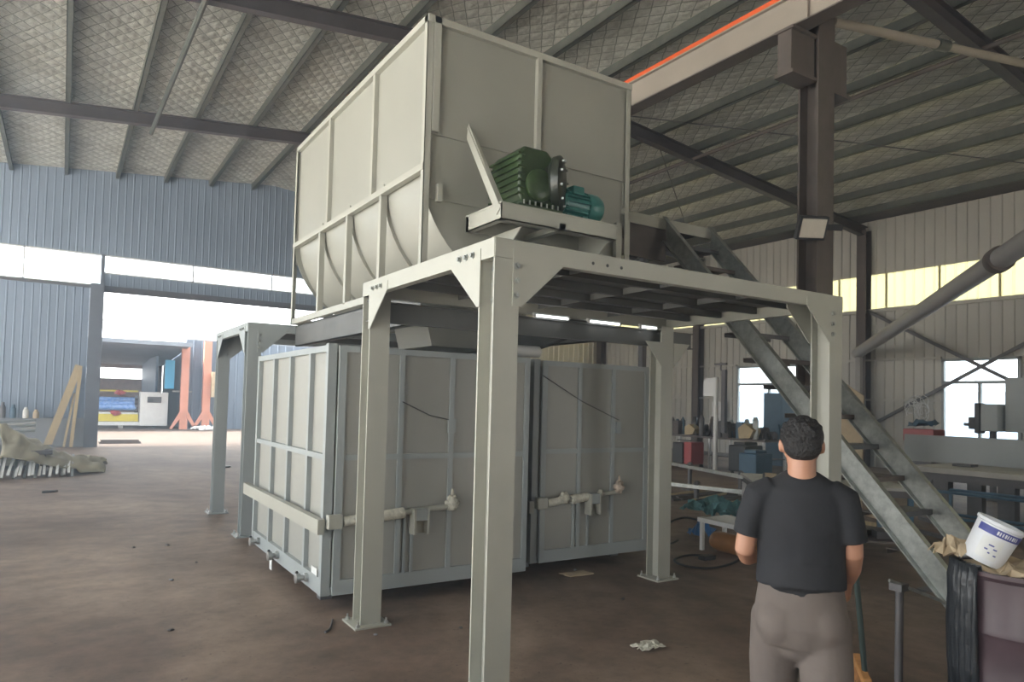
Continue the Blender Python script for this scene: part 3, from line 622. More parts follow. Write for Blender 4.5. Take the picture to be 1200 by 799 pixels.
# teal motor
mo = thing('electric_motor', (3.62, 4.62, zs), 'teal finned electric motor beside the green gearbox on the shelf', 'motor')
mc = Vector((3.40, 4.62, zs + 0.155))
MB().lathe(mc, [(0.10, 0), (0.10, 0.03), (0.115, 0.04), (0.115, 0.29), (0.10, 0.30)], axis=(1, 0, 0), n=32).build('stator_body', 'teal', mo, smooth=True)
for i in range(20):
    a = 2 * PI * i / 20; ca, sa = math.cos(a), math.sin(a)
    MB().bar(mc + Vector((0.06, ca * 0.122, sa * 0.122)), mc + Vector((0.29, ca * 0.122, sa * 0.122)), 0.006, 0.022, up=(0, ca, sa)).build('cooling_fin', 'teal', mo)
MB().lathe(mc, [(0.125, 0.30), (0.13, 0.31), (0.13, 0.41), (0.11, 0.455), (0.05, 0.47)], axis=(1, 0, 0), n=32).build('fan_cover', 'teal', mo, smooth=True)
MB().lathe(mc, [(0.12, -0.05), (0.13, -0.03), (0.13, 0.0), (0.10, 0.01)], axis=(1, 0, 0), n=32).build('end_shield', 'teal', mo, smooth=True)
for x in (3.45, 3.61): MB().box(x, 4.50, zs, x + 0.06, 4.70, zs + 0.05).build('foot', 'teal', mo)
MB().box(3.50, 4.49, zs + 0.22, 3.62, 4.62, zs + 0.29).build('terminal_box', 'teal', mo, bevel=0.01)
MB().lathe((3.52, 4.66, zs + 0.27), [(0.012, 0), (0.02, 0.01), (0.02, 0.03), (0.008, 0.035)], n=12).build('lifting_eye', 'steel', mo)

# ------------------------------------------------------------------ the two containers
def container(cx0, cx1, cy0, cy1, ribs, yribs, label, tags, door_ribs_low, lock_x, lumps, cables):
    zb, zt = 0.117, 2.10
    c = thing('steel_container', ((cx0 + cx1) / 2, (cy0 + cy1) / 2, 0), label, 'container', 'grey chambers under the hopper')
    P = 'paint_blue'
    MB().box(cx0 + 0.04, cy0 + 0.05, zb + 0.02, cx1 - 0.04, cy1 - 0.04, zt - 0.02).build('body', 'paint_box', c)
    for i in (cx0 + 0.1, cx1 - 0.2):
        for j in (cy0 + 0.3, cy1 - 0.4): MB().box(i, j, 0, i + 0.1, j + 0.1, zb + 0.05).build('foot', 'dark_steel', c)
    def b(n, *a, m=P): return MB().box(*a).build(n, m, c)
    # left side frame
    b('bottom_rail', cx0, cy0 + 0.06, zb, cx0 + 0.05, cy1 - 0.05, zb + 0.13); b('top_rail', cx0, cy0 + 0.06, zt - 0.05, cx0 + 0.05, cy1 - 0.05, zt)
    b('middle_rail', cx0 + 0.002, cy0, 1.18, cx0 + 0.045, cy1, 1.225); b('corner_post', cx0 - 0.003, cy0 - 0.004, zb - 0.003, cx0 + 0.07, cy0 + 0.06, zt + 0.012); b('corner_post', cx0 - 0.003, cy1 - 0.05, zb - 0.003, cx0 + 0.05, cy1 + 0.003, zt + 0.004)
    b('corner_post', cx1 - 0.05, cy1 - 0.05, zb - 0.003, cx1 + 0.004, cy1 + 0.003, zt + 0.004)
    for y in yribs: b('side_rib', cx0 + 0.001, y - 0.025, zb + 0.13, cx0 + 0.045, y + 0.025, zt - 0.05)
    b('top_rail', cx0 + 0.052, cy1 - 0.05, zt - 0.05, cx1 - 0.052, cy1, zt - 0.001); b('top_rail', cx1 - 0.05, cy0 + 0.052, zt - 0.05, cx1, cy1 - 0.052, zt - 0.001); b('top_rail', cx0 + 0.072, cy0, zt - 0.05, cx1, cy0 + 0.05, zt - 0.002)
    b('bottom_rail', cx0 + 0.072, cy0, zb, cx1, cy0 + 0.05, zb + 0.06)
    b('clamp_rail', cx0 - 0.06, cy0 - 0.06, 0.61, cx0 - 0.005, cy1 + 0.22, 0.725, m='paint')
    # front door leaf
    d0 = cx0 + 0.082; yf = cy0 - 0.035
    door = MB().box(d0, yf + 0.02, zb + 0.01, cx1, cy0 - 0.002, zt).build('door', 'paint_box', c)
    def f(n, *a, m=P, bev=0): return MB().box(*a).build(n, m, door, bevel=bev)
    f('door_frame', d0, yf, zb, d0 + 0.06, yf + 0.02, zt); f('door_frame', cx1 - 0.05, yf, zb, cx1, yf + 0.02, zt); f('door_frame', d0 + 0.06, yf, zt - 0.05, cx1 - 0.05, yf + 0.02, zt); f('door_frame', d0 + 0.06, yf, zb, cx1 - 0.05, yf + 0.02, zb + 0.12)
    f('door_frame', d0 + 0.06, yf + 0.003, 1.18, cx1 - 0.05, yf + 0.02, 1.225)
    for x in ribs: f('door_rib', x - 0.022, yf + 0.001, zb + 0.12, x + 0.022, yf + 0.02, zt - 0.05)
    for x in door_ribs_low: f('door_rib', x - 0.012, yf + 0.002, zb + 0.12, x + 0.012, yf + 0.02, 0.68)
    # lock bar with sleeves, lock case and foam-like lumps
    zl = 0.72; lb = MB().tube((cx0 + 0.02, yf - 0.03, zl - 0.02), (lumps[-1][0], yf - 0.03, zl + 0.05), 0.024, n=14).build('lock_bar', 'paint', door, smooth=True)
    MB().box(cx0 + 0.01, yf - 0.07, zl - 0.07, cx0 + 0.13, yf, zl + 0.04).build('bar_end', 'paint', door, bevel=0.008)
    MB().tube((cx0 + 0.14, yf - 0.03, zl - 0.02), (cx0 + 0.30, yf - 0.03, zl - 0.005), 0.04, n=14).build('sleeve', 'foam', lb, smooth=True)
    MB().tube((cx0 + 0.44, yf - 0.03, zl - 0.0), (cx0 + 0.66, yf - 0.03, zl + 0.02), 0.045, n=14).build('sleeve', 'foam', lb, smooth=True)
    lc = MB().box(lock_x, yf - 0.09, zl - 0.05, lock_x + 0.13, yf, zl + 0.05).build('lock_case', P, door, bevel=0.004)
    MB().box(lock_x - 0.01, yf - 0.10, zl - 0.16, lock_x + 0.01, yf, zl + 0.05).box(lock_x + 0.115, yf - 0.10, zl - 0.16, lock_x + 0.13, yf, zl + 0.05).box(lock_x, yf - 0.02, zl - 0.16, lock_x + 0.12, yf, zl - 0.05).build('lock_bracket', 'paint', lc)
    for i, (x, z, r, mt) in enumerate(lumps):
        L = MB(); L.blob((x, yf - 0.045, z), r, n=10, jag=0.3, seed=i + 3)
        for k_ in range(6):
            a = 2 * PI * k_ / 6 + i; L.blob((x + math.cos(a) * r * 0.9, yf - 0.045, z + math.sin(a) * r * 0.9), r * 0.42, n=8, jag=0.3, seed=k_ + 10 * i)
        if i == len(lumps) - 1: L.blob((x, yf - 0.045, z + r * 1.6), r * 0.35, n=8, jag=0.2, seed=77, sq=(0.7, 0.7, 1.6))
        L.build('foam_lump', mt, lb, smooth='all')
    for a_, b_ in cables:
        mid = Vector(a_).lerp(Vector(b_), 0.5) + Vector((0, 0, -0.03)); MB().path([a_, mid, b_], 0.004, n=6).build('cable', 'black', door)
    return c
c1 = container(1.79, 3.72, 5.40, 7.73, (2.42, 2.90, 3.36), (5.90, 6.51, 7.09), 'left and larger grey steel container under the hopper, ribbed side with three round valves', None, (2.48, 2.55), 2.53,
    [(2.90, 0.80, 0.055, 'foam')], [((2.42, 5.35, 1.66), (2.93, 5.35, 1.50))])
for y in (5.75, 6.66, 7.39):
    v = MB().lathe((1.79, y, 0.19), [(0.035, 0), (0.035, 0.03), (0.022, 0.035), (0.022, 0.06), (0.042, 0.065), (0.042, 0.10), (0.02, 0.105)], axis=(-1, 0, 0), n=18).build('valve', 'steel', c1, smooth=True)
    MB().blob((1.70, y, 0.235), 0.014, n=8).build('valve_cap', 'black', v)
MB().box(1.765, 6.80, 0.02, 1.772, 6.87, 0.13).build('tag', 'white', c1)
MB().box(2.86, 5.345, 1.40, 2.93, 5.37, 1.52).build('junction_box', 'paint_blue', c1)
MB().box(1.785, 5.50, 0.255, 1.79, 5.64, 0.31).build('nameplate', 'white', c1)
c2 = container(3.93, 5.44, 5.60, 7.9, (4.49, 4.94), (6.2, 6.8, 7.4), 'right and darker grey steel container, behind the middle column of the platform', None, (4.43, 4.62), 4.58,
    [(4.27, 0.745, 0.05, 'foam'), (4.40, 0.72, 0.035, 'foam'), (4.74, 0.77, 0.03, 'foam'), (4.99, 0.82, 0.055, 'pinkfoam')], [((4.0, 5.55, 1.95), (5.0, 5.55, 1.52))])
MB().box(4.97, 5.545, 1.38, 5.03, 5.57, 1.50).build('junction_box', 'paint_blue', c2)
tag(MB().tube((3.52, 5.50, 2.172), (3.90, 5.50, 2.172), 0.055, n=16).build('white_pipe', 'white', smooth=True), 'short white pipe lying across the gap between the two containers', 'pipe')
tag(MB().path(spline([(3.35, 5.8, 2.125), (3.65, 5.72, 2.125), (3.85, 5.65, 2.17), (3.98, 5.45, 2.24), (4.1, 5.25, 2.32), (4.12, 5.03, 2.38)]), 0.014).build('power_cable', 'rubber'), 'black cable sagging from the deck onto the container tops', 'cable')

# ------------------------------------------------------------------ landing and stairs
ld = thing('stair_landing', (5.7, 6.5, 3.7), 'dark raised landing between the hopper side and the head of the stairs', 'landing')
MB().box(4.62, 5.98, 3.80, 6.95, 5.99, 3.93).box(4.62, 7.2, 3.80, 6.95, 7.21, 3.93).box(4.62, 5.99, 3.80, 4.63, 7.2, 3.93).box(6.94, 5.99, 3.80, 6.95, 7.2, 3.93).build('frame', 'paint', ld)
MB().box(4.63, 5.99, 3.90, 6.94, 7.2, 3.91).build('deck_plate', 'dark_steel', ld)
MB().box(4.60, 6.00, 3.42, 6.1, 6.03, 3.80).build('apron_plate', 'rust_steel', ld)
MB().bar((4.6, 6.1, 2.7), (6.2, 6.1, 3.8), 0.06, 0.06).bar((4.6, 7.1, 2.7), (6.2, 7.1, 3.8), 0.06, 0.06).build('brace', 'dark_steel', ld)
for x in (6.85,): MB().bar((x, 7.15, 0), (x, 7.15, 3.8), 0.08, 0.08, up=(0, 1, 0)).build('leg', 'dark_steel', ld)
stt = thing('steel_stairs', (6.5, 4.3, 0), 'galvanised steel staircase with channel stringers descending on the right', 'stairs')
def stringer(x, s):
    a = Vector((x, 2.70, 0)); b = Vector((x, 5.97, 1.125 * 3.24)); off = Vector((0, 0, 0.31)); mb = MB()
    def strip(t0, t1, xa, xb):
        mb.prism([a + off * t0 + Vector((xa, 0, 0)), b + off * t0 + Vector((xa, 0, 0)), b + off * t1 + Vector((xa, 0, 0)), a + off * t1 + Vector((xa, 0, 0))], (xb - xa, 0, 0))
    strip(0, 1, 0, 0.008); strip(0, 0.05, 0.008 if s > 0 else -0.06, 0.07 if s > 0 else 0); strip(0.95, 1, 0.008 if s > 0 else -0.06, 0.07 if s > 0 else 0)
    return mb
sn = stringer(6.07, -1).build('stringer', 'galv', stt); stringer(6.86, -1).build('stringer', 'galv', stt)
for i in range(13):
    z = 0.22 + i * 0.283; y = 2.74 + (z + 0.0) / 1.125 - 0.05
    MB().box(6.078, y - 0.06, z, 6.86, y + 0.19, z + 0.006).box(6.078, y - 0.06, z - 0.04, 6.86, y - 0.054, z).box(6.078, y + 0.184, z - 0.04, 6.86, y + 0.19, z).build('tread', 'rust_steel' if i % 2 else 'dark_steel', stt)

# ------------------------------------------------------------------ the person
def person():
    base = Vector((2.545, 1.735, 0)); ang = math.atan2(0.62, 0.78) - PI / 2   # local +Y is forward
    root = thing('person', base, 'person seen from behind in black short-sleeved t-shirt and grey-brown trousers, walking away', 'person')
    mt = Matrix.Rotation(ang, 4, 'Z')
    def ell(bm, c, r, rot=None, seg=20):
        m = Matrix.Translation(Vector(c)) @ (rot if rot else Matrix()) @ Matrix.Diagonal((*r, 1)); bmesh.ops.create_uvsphere(bm, u_segments=seg, v_segments=seg // 2 + 2, radius=1, matrix=m)
    def limb(bm, pts, seg=16, caps=True, flat=False):
        """pts = [(x, y, z, rx, ry)], elliptical rings joined into one closed surface"""
        n = seg; rings = []
        for i, p in enumerate(pts):
            P = Vector(p[:3]); a = Vector(pts[max(i - 1, 0)][:3]); b = Vector(pts[min(i + 1, len(pts) - 1)][:3]); d = (b - a).normalized()
            u = Vector((1, 0, 0)); u = (u - d * u.dot(d)); u = u.normalized() if u.length > .2 else Vector((0, 0, 1)).cross(d).normalized(); v = d.cross(u)
            ry = p[4] if len(p) > 4 else p[3]
            rings.append([bm.verts.new(P + u * math.cos(2 * PI * k / n) * p[3] + v * math.sin(2 * PI * k / n) * ry) for k in range(n)])
        for i in range(len(rings) - 1):
            for k in range(n): j = (k + 1) % n; bm.faces.new((rings[i][k], rings[i][j], rings[i + 1][j], rings[i + 1][k]))
        bm.faces.new(rings[0][::-1]); bm.faces.new(rings[-1])
        if not flat:
            for p in (pts[0], pts[-1]): 
                r = min(p[3], p[4] if len(p) > 4 else p[3]); ell(bm, p[:3], (r, r, r), seg=12)
    def finish(bm, name, m, vox, parent, smooth_it=6):
        bmesh.ops.recalc_face_normals(bm, faces=bm.faces)
        me = bpy.data.meshes.new(name); bm.to_mesh(me); bm.free(); me.transform(mt); me.materials.append(M[m])
        o = bpy.data.objects.new(name, me); COL.objects.link(o); o.parent = parent; WORLD[o.name] = base
        r = o.modifiers.new('remesh', 'REMESH'); r.mode = 'VOXEL'; r.voxel_size = vox; r.use_smooth_shade = True
        s = o.modifiers.new('smooth', 'SMOOTH'); s.factor = 0.5; s.iterations = smooth_it
        return o
    # body: head, neck, torso, arms, hands, legs in one surface
    bm = bmesh.new()
    ell(bm, (0, 0.015, 1.545), (0.074, 0.088, 0.102)); ell(bm, (0, 0.045, 1.475), (0.055, 0.058, 0.050)); ell(bm, (0, -0.02, 1.56), (0.075, 0.080, 0.085))
    ell(bm, (0, 0.108, 1.525), (0.013, 0.018, 0.022)); ell(bm, (0, 0.103, 1.545), (0.010, 0.014, 0.028)); ell(bm, (0, 0.095, 1.482), (0.024, 0.012, 0.010)); ell(bm, (0, 0.090, 1.447), (0.020, 0.018, 0.014))
    for s in (-1, 1):
        ell(bm, (s * 0.077, 0.0, 1.532), (0.010, 0.018, 0.030), Matrix.Rotation(s * 0.25, 4, 'Z'), 12); ell(bm, (s * 0.030, 0.093, 1.555), (0.014, 0.010, 0.008), None, 10); ell(bm, (s * 0.03, 0.092, 1.572), (0.020, 0.010, 0.006), None, 10)
    limb(bm, [(0, -0.012, 1.49, 0.054, 0.058), (0, -0.02, 1.43, 0.053, 0.055), (0, -0.025, 1.385, 0.062, 0.06)])
    limb(bm, [(0, -0.015, 1.39, 0.10, 0.055), (0, -0.015, 1.34, 0.165, 0.085), (0, -0.005, 1.22, 0.155, 0.10), (0, 0, 1.08, 0.138, 0.092), (0, 0, 0.98, 0.145, 0.10), (0, -0.01, 0.88, 0.158, 0.112), (0, -0.01, 0.80, 0.145, 0.10)], seg=28)
    AL = [(-0.155, -0.01, 1.325, 0.040), (-0.192, -0.02, 1.22, 0.044), (-0.212, -0.02, 1.105, 0.040), (-0.200, 0.09, 1.055, 0.038), (-0.165, 0.20, 1.035, 0.027)]
    AR = [(0.150, -0.01, 1.325, 0.040), (0.178, -0.02, 1.22, 0.043), (0.188, -0.01, 1.12, 0.038), (0.195, 0.07, 1.045, 0.035), (0.198, 0.16, 0.985, 0.026)]
    for A in (AL, AR):
        limb(bm, A, seg=14)
    def hand(wr, d, side, palm):
        """wr wrist, d along the hand, palm = palm normal; four fingers and a side thumb"""
        wr = Vector(wr); d = Vector(d).normalized(); nrm = Vector(palm); nrm = (nrm - d * nrm.dot(d)).normalized(); t = d.cross(nrm) * side
        ell(bm, wr + d * 0.045, (0.040, 0.040, 0.040), None, 12) if 0 else None
        for k, w_ in enumerate((-0.028, -0.009, 0.010, 0.028)):
            a = wr + t * w_ * 0.6; b = wr + d * 0.085 + t * w_
            limb(bm, [(*a, 0.014), (*b, 0.0115)], seg=8)
            L = (0.058, 0.072, 0.078, 0.070)[k]; c = b + d * L * 0.5 + nrm * L * 0.22; e = c + d * L * 0.25 + nrm * L * 0.45
            limb(bm, [(*b, 0.0105), (*c, 0.0095), (*e, 0.0085)], seg=8)
        a = wr + d * 0.02 + t * 0.022; b = a + d * 0.035 + t * 0.030 + nrm * 0.012; c = b + d * 0.032 + t * 0.008 + nrm * 0.012
        limb(bm, [(*a, 0.015), (*b, 0.012), (*c, 0.0095)], seg=8)
    hand((-0.165, 0.20, 1.035), (0.35, 0.9, -0.05), -1, (0.7, -0.2, -0.6)); hand((0.198, 0.16, 0.985), (0, 0.55, -0.8), 1, (-1, 0.1, 0))
    LL = [(-0.085, -0.01, 0.86, 0.088), (-0.092, 0.05, 0.66, 0.074), (-0.095, 0.10, 0.48, 0.056), (-0.095, 0.06, 0.30, 0.054), (-0.098, 0.03, 0.09, 0.036)]
    LR = [(0.085, -0.01, 0.86, 0.088), (0.092, -0.05, 0.66, 0.074), (0.095, -0.08, 0.49, 0.056), (0.10, -0.19, 0.32, 0.054), (0.10, -0.30, 0.13, 0.036)]
    for L in (LL, LR): limb(bm, L, seg=16)
    finish(bm, 'body', 'skin', 0.0065, root, 3)
    # hair
    bm = bmesh.new(); ell(bm, (0, -0.008, 1.572), (0.083, 0.094, 0.080)); ell(bm, (0, -0.045, 1.535), (0.072, 0.058, 0.062))
    for i in range(60):
        a = random.uniform(0, 2 * PI); ph = random.uniform(0.0, 1.5); ell(bm, (0.076 * math.sin(ph) * math.cos(a), -0.01 + 0.088 * math.sin(ph) * math.sin(a), 1.575 + 0.073 * math.cos(ph)), (0.014, 0.014, 0.012), None, 6)
    geo = [v for v in bm.verts]; finish(bm, 'hair', 'hair', 0.006, root, 2)
    # t-shirt
    bm = bmesh.new()
    limb(bm, [(0, -0.03, 1.425, 0.066, 0.060), (0, -0.022, 1.402, 0.105, 0.072), (0, -0.02, 1.37, 0.155, 0.090), (0, -0.012, 1.32, 0.172, 0.108), (0, -0.005, 1.20, 0.170, 0.125), (0, 0.0, 1.08, 0.164, 0.122), (0, -0.008, 1.01, 0.168, 0.132), (0, -0.012, 0.975, 0.168, 0.138)], seg=32, flat=True)
    for A, s in ((AL, -1), (AR, 1)):
        limb(bm, [(s * 0.10, -0.015, 1.358, 0.056, 0.070), (s * (0.155 if s < 0 else .148), -0.015, 1.328, 0.066, 0.074), (s * (0.188 if s < 0 else .172), -0.02, 1.24, 0.057, 0.066), (s * (0.202 if s < 0 else .184), -0.02, 1.165, 0.058, 0.068)], seg=18, flat=True)
    for i in range(9):   # soft folds
        z = 0.98 + i * 0.035; limb(bm, [(-0.10 + 0.012 * i, -0.103, z, 0.010), (0.0, -0.118, z - 0.02 + 0.01 * (i % 4), 0.013), (0.09 - 0.01 * (i % 3), -0.105, z + 0.01, 0.010)], seg=8)
    finish(bm, 't_shirt', 'shirt', 0.008, root, 5)
    # trousers
    bm = bmesh.new()
    limb(bm, [(0, -0.005, 1.00, 0.155, 0.108), (0, -0.012, 0.92, 0.168, 0.124), (0, -0.022, 0.84, 0.178, 0.136), (0, -0.01, 0.77, 0.165, 0.120)], seg=30, flat=True)
    for s in (-1, 1): ell(bm, (s * 0.075, -0.065, 0.845), (0.095, 0.085, 0.10))
    ell(bm, (0, -0.01, 0.755), (0.11, 0.105, 0.075)); ell(bm, (0, -0.06, 0.80), (0.06, 0.07, 0.08))
    def leg(L): limb(bm, [(p[0], p[1], p[2], p[3] + g, p[3] + g) for p, g in zip(L, (0.012, 0.024, 0.032, 0.034, 0.042))], seg=20, flat=True)
    leg(LL[:4] + [(-0.098, 0.035, 0.10, 0.036)]); leg(LR[:4] + [(0.10, -0.285, 0.155, 0.036)])
    for L, o_ in ((LL, 0), (LR, 3)):
        for i in range(4): z = 0.24 + 0.1 * i; k = 3 if z < 0.4 else 2; ell(bm, (L[k][0], L[k][1] - 0.01, z), (0.085, 0.085, 0.014), Matrix.Rotation(0.3 * (-1) ** i, 4, 'Y'), 14)
    finish(bm, 'trousers', 'trousers', 0.009, root, 6)
    for sx_, yy, tilt, z in ((-0.098, 0.03, 0, 0.0), (0.10, -0.30, 0.75, 0.055)):
        bm = bmesh.new(); rt = Matrix.Rotation(-tilt, 4, 'X')
        c = Vector((sx_, yy, z))
        for (dy, dz, a, b_, c_) in ((0.07, 0.035, 0.048, 0.10, 0.032), (-0.02, 0.045, 0.042, 0.06, 0.045), (0.12, 0.028, 0.046, 0.06, 0.026)):
            ell(bm, c + (rt.to_3x3() @ Vector((0, dy, dz - 0.0))) , (a, b_, c_), rt)
        finish(bm, 'shoe', 'shoe', 0.008, root, 3)
person()

# ------------------------------------------------------------------ lower right: drum, bucket, broom, trestle
dr = thing('waste_drum', (4.12, 1.66, 0), 'large dark maroon waste drum with a black bag hanging over its left side', 'bin')
dc = Vector((4.19, 1.60, 0))
MB().lathe(dc, [(0.27, 0), (0.285, 0.02), (0.285, 0.28), (0.295, 0.30), (0.285, 0.32), (0.285, 0.58), (0.295, 0.60), (0.285, 0.62), (0.285, 0.86), (0.30, 0.88), (0.30, 0.90), (0.275, 0.90), (0.27, 0.86)], n=40).build('drum_shell', 'drum', dr, smooth=True)
bg = MB(); nseg = 26; a0, a1 = math.radians(118), math.radians(166)
prof = [(0.262, 0.84), (0.28, 0.925), (0.305, 0.92), (0.318, 0.84), (0.322, 0.62), (0.318, 0.40), (0.308, 0.22)]
for i in range(nseg + 1):
    a = a0 + (a1 - a0) * i / nseg
    for j, (r, z) in enumerate(prof):
        rr_ = r + 0.012 * math.sin(i * 1.7 + j) ; zz = z - (0.05 * math.sin(i * 0.5) if j == 6 else 0); bg.v.append((dc.x + rr_ * math.cos(a), dc.y + rr_ * math.sin(a), zz))
k = len(prof)
for i in range(nseg):
    for j in range(k - 1): bg.f.append((i * k + j, (i + 1) * k + j, (i + 1) * k + j + 1, i * k + j + 1))
bo = bg.build('liner_bag', 'bag', dr, smooth='all'); so = bo.modifiers.new('solid', 'SOLIDIFY'); so.thickness = 0.006
# crumpled cardboard in the drum
def crumple(name, c, sx_, sy_, sz_, m, seed, n=9, label=None, cat=None, group=None, amp=1.0):
    rnd = random.Random(seed); mb = MB()
    for i in range(n):
        for j in range(n):
            u, v = i / (n - 1) - .5, j / (n - 1) - .5
            mb.v.append((c[0] + u * sx_ + rnd.uniform(-.08, .08) * sx_ * amp, c[1] + v * sy_ + rnd.uniform(-.08, .08) * sy_ * amp, c[2] + sz_ * (0.25 + 0.75 * rnd.random()) * (1 - 1.6 * max(abs(u), abs(v)) ** 2)))
    for i in range(n - 1):
        for j in range(n - 1): q = i * n + j; mb.f.append((q, q + n, q + n + 1, q + 1))
    o = mb.build(name, m); s_ = o.modifiers.new('solid', 'SOLIDIFY'); s_.thickness = 0.006
    if label: tag(o, label, cat, group)
    return o
crumple('cardboard_scrap', (4.19, 1.60, 0.86), 0.44, 0.44, 0.10, 'card', 5, label='crumpled brown cardboard filling the top of the maroon drum', cat='cardboard')
crumple('cardboard_scrap', (4.06, 1.86, 0.90), 0.18, 0.16, 0.14, 'card', 8, label='torn cardboard piece behind the paint bucket, towards the stairs', cat='cardboard')
bk = thing('paint_bucket', (4.10, 1.70, 0.97), 'white and blue labelled paint bucket tipped over on the drum', 'bucket')
rotb = Matrix.Translation((4.07, 1.74, 0.925)) @ Matrix.Rotation(math.radians(-28), 4, 'Z') @ Matrix.Rotation(math.radians(20), 4, 'Y') @ Matrix.Rotation(math.radians(14), 4, 'X')
def xf(mb, m): mb.v = [tuple(m @ Vector(v)) for v in mb.v]; return mb
xf(MB().lathe((0, 0, 0), [(0.088, 0), (0.092, 0.01), (0.103, 0.20), (0.110, 0.205), (0.110, 0.22), (0.100, 0.22), (0.090, 0.02)], n=36), rotb).build('bucket_shell', 'labelwhite', bk, smooth=True)
def wrap(z0, z1, a0, a1, dr_=0.0012, n=14):
    mb = MB()
    for i in range(n + 1):
        a = a0 + (a1 - a0) * i / n
        for z in (z0, z1): r = 0.092 + (z - 0.01) / 0.19 * 0.011 + dr_; mb.v.append((r * math.cos(a), r * math.sin(a), z))
    for i in range(n): mb.f.append((2 * i, 2 * i + 2, 2 * i + 3, 2 * i + 1))
    return mb
lbp = xf(wrap(0.155, 0.192, math.radians(180), math.radians(330)), rotb).build('blue_band', 'labelblue', bk)
xf(wrap(0.03, 0.14, math.radians(205), math.radians(262), 0.002), rotb).build('label', 'white', bk)
lt = MB()
for k_, (aa, zz, wd) in enumerate([(222, 0.075, 9), (228, 0.10, 14), (234, 0.06, 6), (243, 0.085, 10), (250, 0.055, 8)]):
    q = wrap(zz, zz + 0.007, math.radians(aa), math.radians(aa + wd), 0.0032, 4); n0 = len(lt.v); lt.v += q.v; lt.f += [tuple(n0 + i for i in f) for f in q.f]
xf(lt, rotb).build('print', 'labelblue', bk)
lt = MB()
for k_ in range(9):
    aa = 232 + k_ * 6.5; q = wrap(0.164, 0.184, math.radians(aa), math.radians(aa + (3.2 if k_ % 3 else 4.6)), 0.0032, 3); n0 = len(lt.v); lt.v += q.v; lt.f += [tuple(n0 + i for i in f) for f in q.f]
xf(lt, rotb).build('print', 'labelwhite', bk)
bh = [rotb @ Vector((0.112 * math.cos(t_), 0.112 * math.sin(t_) , 0.20 + 0.0)) + Vector((0, 0, -0.06 * math.sin((t_ - PI)))) for t_ in [PI + PI * i / 12 for i in range(13)]]
# broom and trestle
bw = thing('broom', (4.25, 2.45, 0), 'broom with dark green pole and orange-brown head standing right of the person', 'broom')
MB().tube((4.11, 2.43, 0.70), (4.20, 2.42, 0.06), 0.017, n=12).build('pole', 'greenstick', bw, smooth=True)
MB().bar((4.12, 2.36, 0.07), (4.33, 2.56, 0.13), 0.05, 0.045).build('head_block', 'orangewood', bw, bevel=0.008)
brs = MB()
rn = random.Random(3)
for i in range(110):
    u = rn.random(); p_ = Vector((4.12, 2.36, 0.06)).lerp(Vector((4.33, 2.56, 0.12)), u) + Vector((rn.uniform(-.015, .015), rn.uniform(-.015, .015), 0)); e_ = Vector((p_.x + rn.uniform(-.06, .02), p_.y + rn.uniform(-.04, .03), 0.004)); brs.tube(p_, e_, 0.003, 0.002, n=4)
brs.build('bristles', 'orangewood', bw)['kind'] = 'stuff'
ts = thing('pipe_stand', (4.07, 2.16, 0), 'thin grey steel stand with a slanting top bar, between the broom and the maroon drum', 'stand')
MB().tube((4.06, 2.15, 0.0), (4.03, 2.13, 0.70), 0.022, n=12).build('post', 'dark_steel', ts, smooth=True)
MB().tube((3.98, 2.16, 0.735), (4.30, 1.97, 0.60), 0.010, n=10).build('top_bar', 'galv', ts, smooth=True)
MB().box(3.96, 2.07, 0, 4.14, 2.23, 0.012).build('foot_plate', 'bluepaint', ts); MB().box(3.995, 2.10, 0.68, 4.07, 2.17, 0.72).build('clamp', 'dark_steel', ts)

# ------------------------------------------------------------------ things on the floor
crumple('cardboard_sheet', (4.40, 5.44, 0.002), 0.30, 0.16, 0.012, 'card', 11, n=5, label='flat cardboard scrap on the floor in front of the right container', cat='cardboard')
crumple('crumpled_paper', (3.52, 3.56, 0.0), 0.20, 0.12, 0.05, 'foam', 12, label='crumpled pale paper on the floor right of the front column', cat='paper')
tag(MB().prism([(-0.2, 13.6, 0), (-0.02, 13.62, 0), (0.02, 13.7, 0), (-0.15, 13.72, 0)], (0, 0, 0.03)).build('rubber_offcut', 'rubber'), 'small flat black offcut alone on the left floor', 'offcut')
tag(MB().lathe((3.25, 17.1, 0), [(0.16, 0), (0.17, 0.03), (0.10, 0.04)], n=16).build('metal_lid', 'dark_steel'), 'dark round lid on the floor behind the far platform columns', 'lid')
tag(MB().path(spline([(1.80, 5.13, 0.01), (1.72, 4.95, 0.008), (1.66, 4.88, 0.01)]), 0.008).build('iron_rod', 'dark_steel'), 'short dark rod on the floor beside the left column foot', 'rod')
rn = random.Random(21)
for i in range(26):
    x, y = rn.uniform(0.2, 4.5), rn.uniform(2.2, 9)
    tag(MB().blob((x, y, 0.006), rn.uniform(0.008, 0.02), n=7, jag=0.4, seed=i, sq=(1.2, 0.9, 0.6)).build('floor_pebble', 'dark_steel' if i % 3 else 'concrete_block'), 'small pebble of grit scattered on the concrete floor', 'pebble', 'grit on the floor')
# cable on the floor with plug box
tag(MB().path(spline([(6.86, 5.32, 0.02), (6.24, 5.05, 0.012), (5.80, 4.98, 0.012), (5.62, 5.16, 0.012), (5.72, 5.42, 0.012), (6.05, 5.52, 0.012), (6.3, 5.35, 0.012)]), 0.012).build('floor_cable', 'rubber', smooth=True), 'black cable curling over the floor near the low stand', 'cable')
tag(MB().path(spline([(6.6, 5.75, 0.30), (6.45, 5.95, 0.34), (6.32, 6.10, 0.25), (6.30, 6.15, 0.10), (6.36, 6.1, 0.012), (6.6, 6.2, 0.012)]), 0.012).build('hanging_cable', 'rubber', smooth=True), 'dark cable looping down from the left end of the low stand', 'cable')
tag(MB().box(6.02, 5.26, 0.0, 6.20, 5.36, 0.05).build('socket_box', 'black', bevel=0.008), 'black extension socket box inside the cable loop', 'socket')
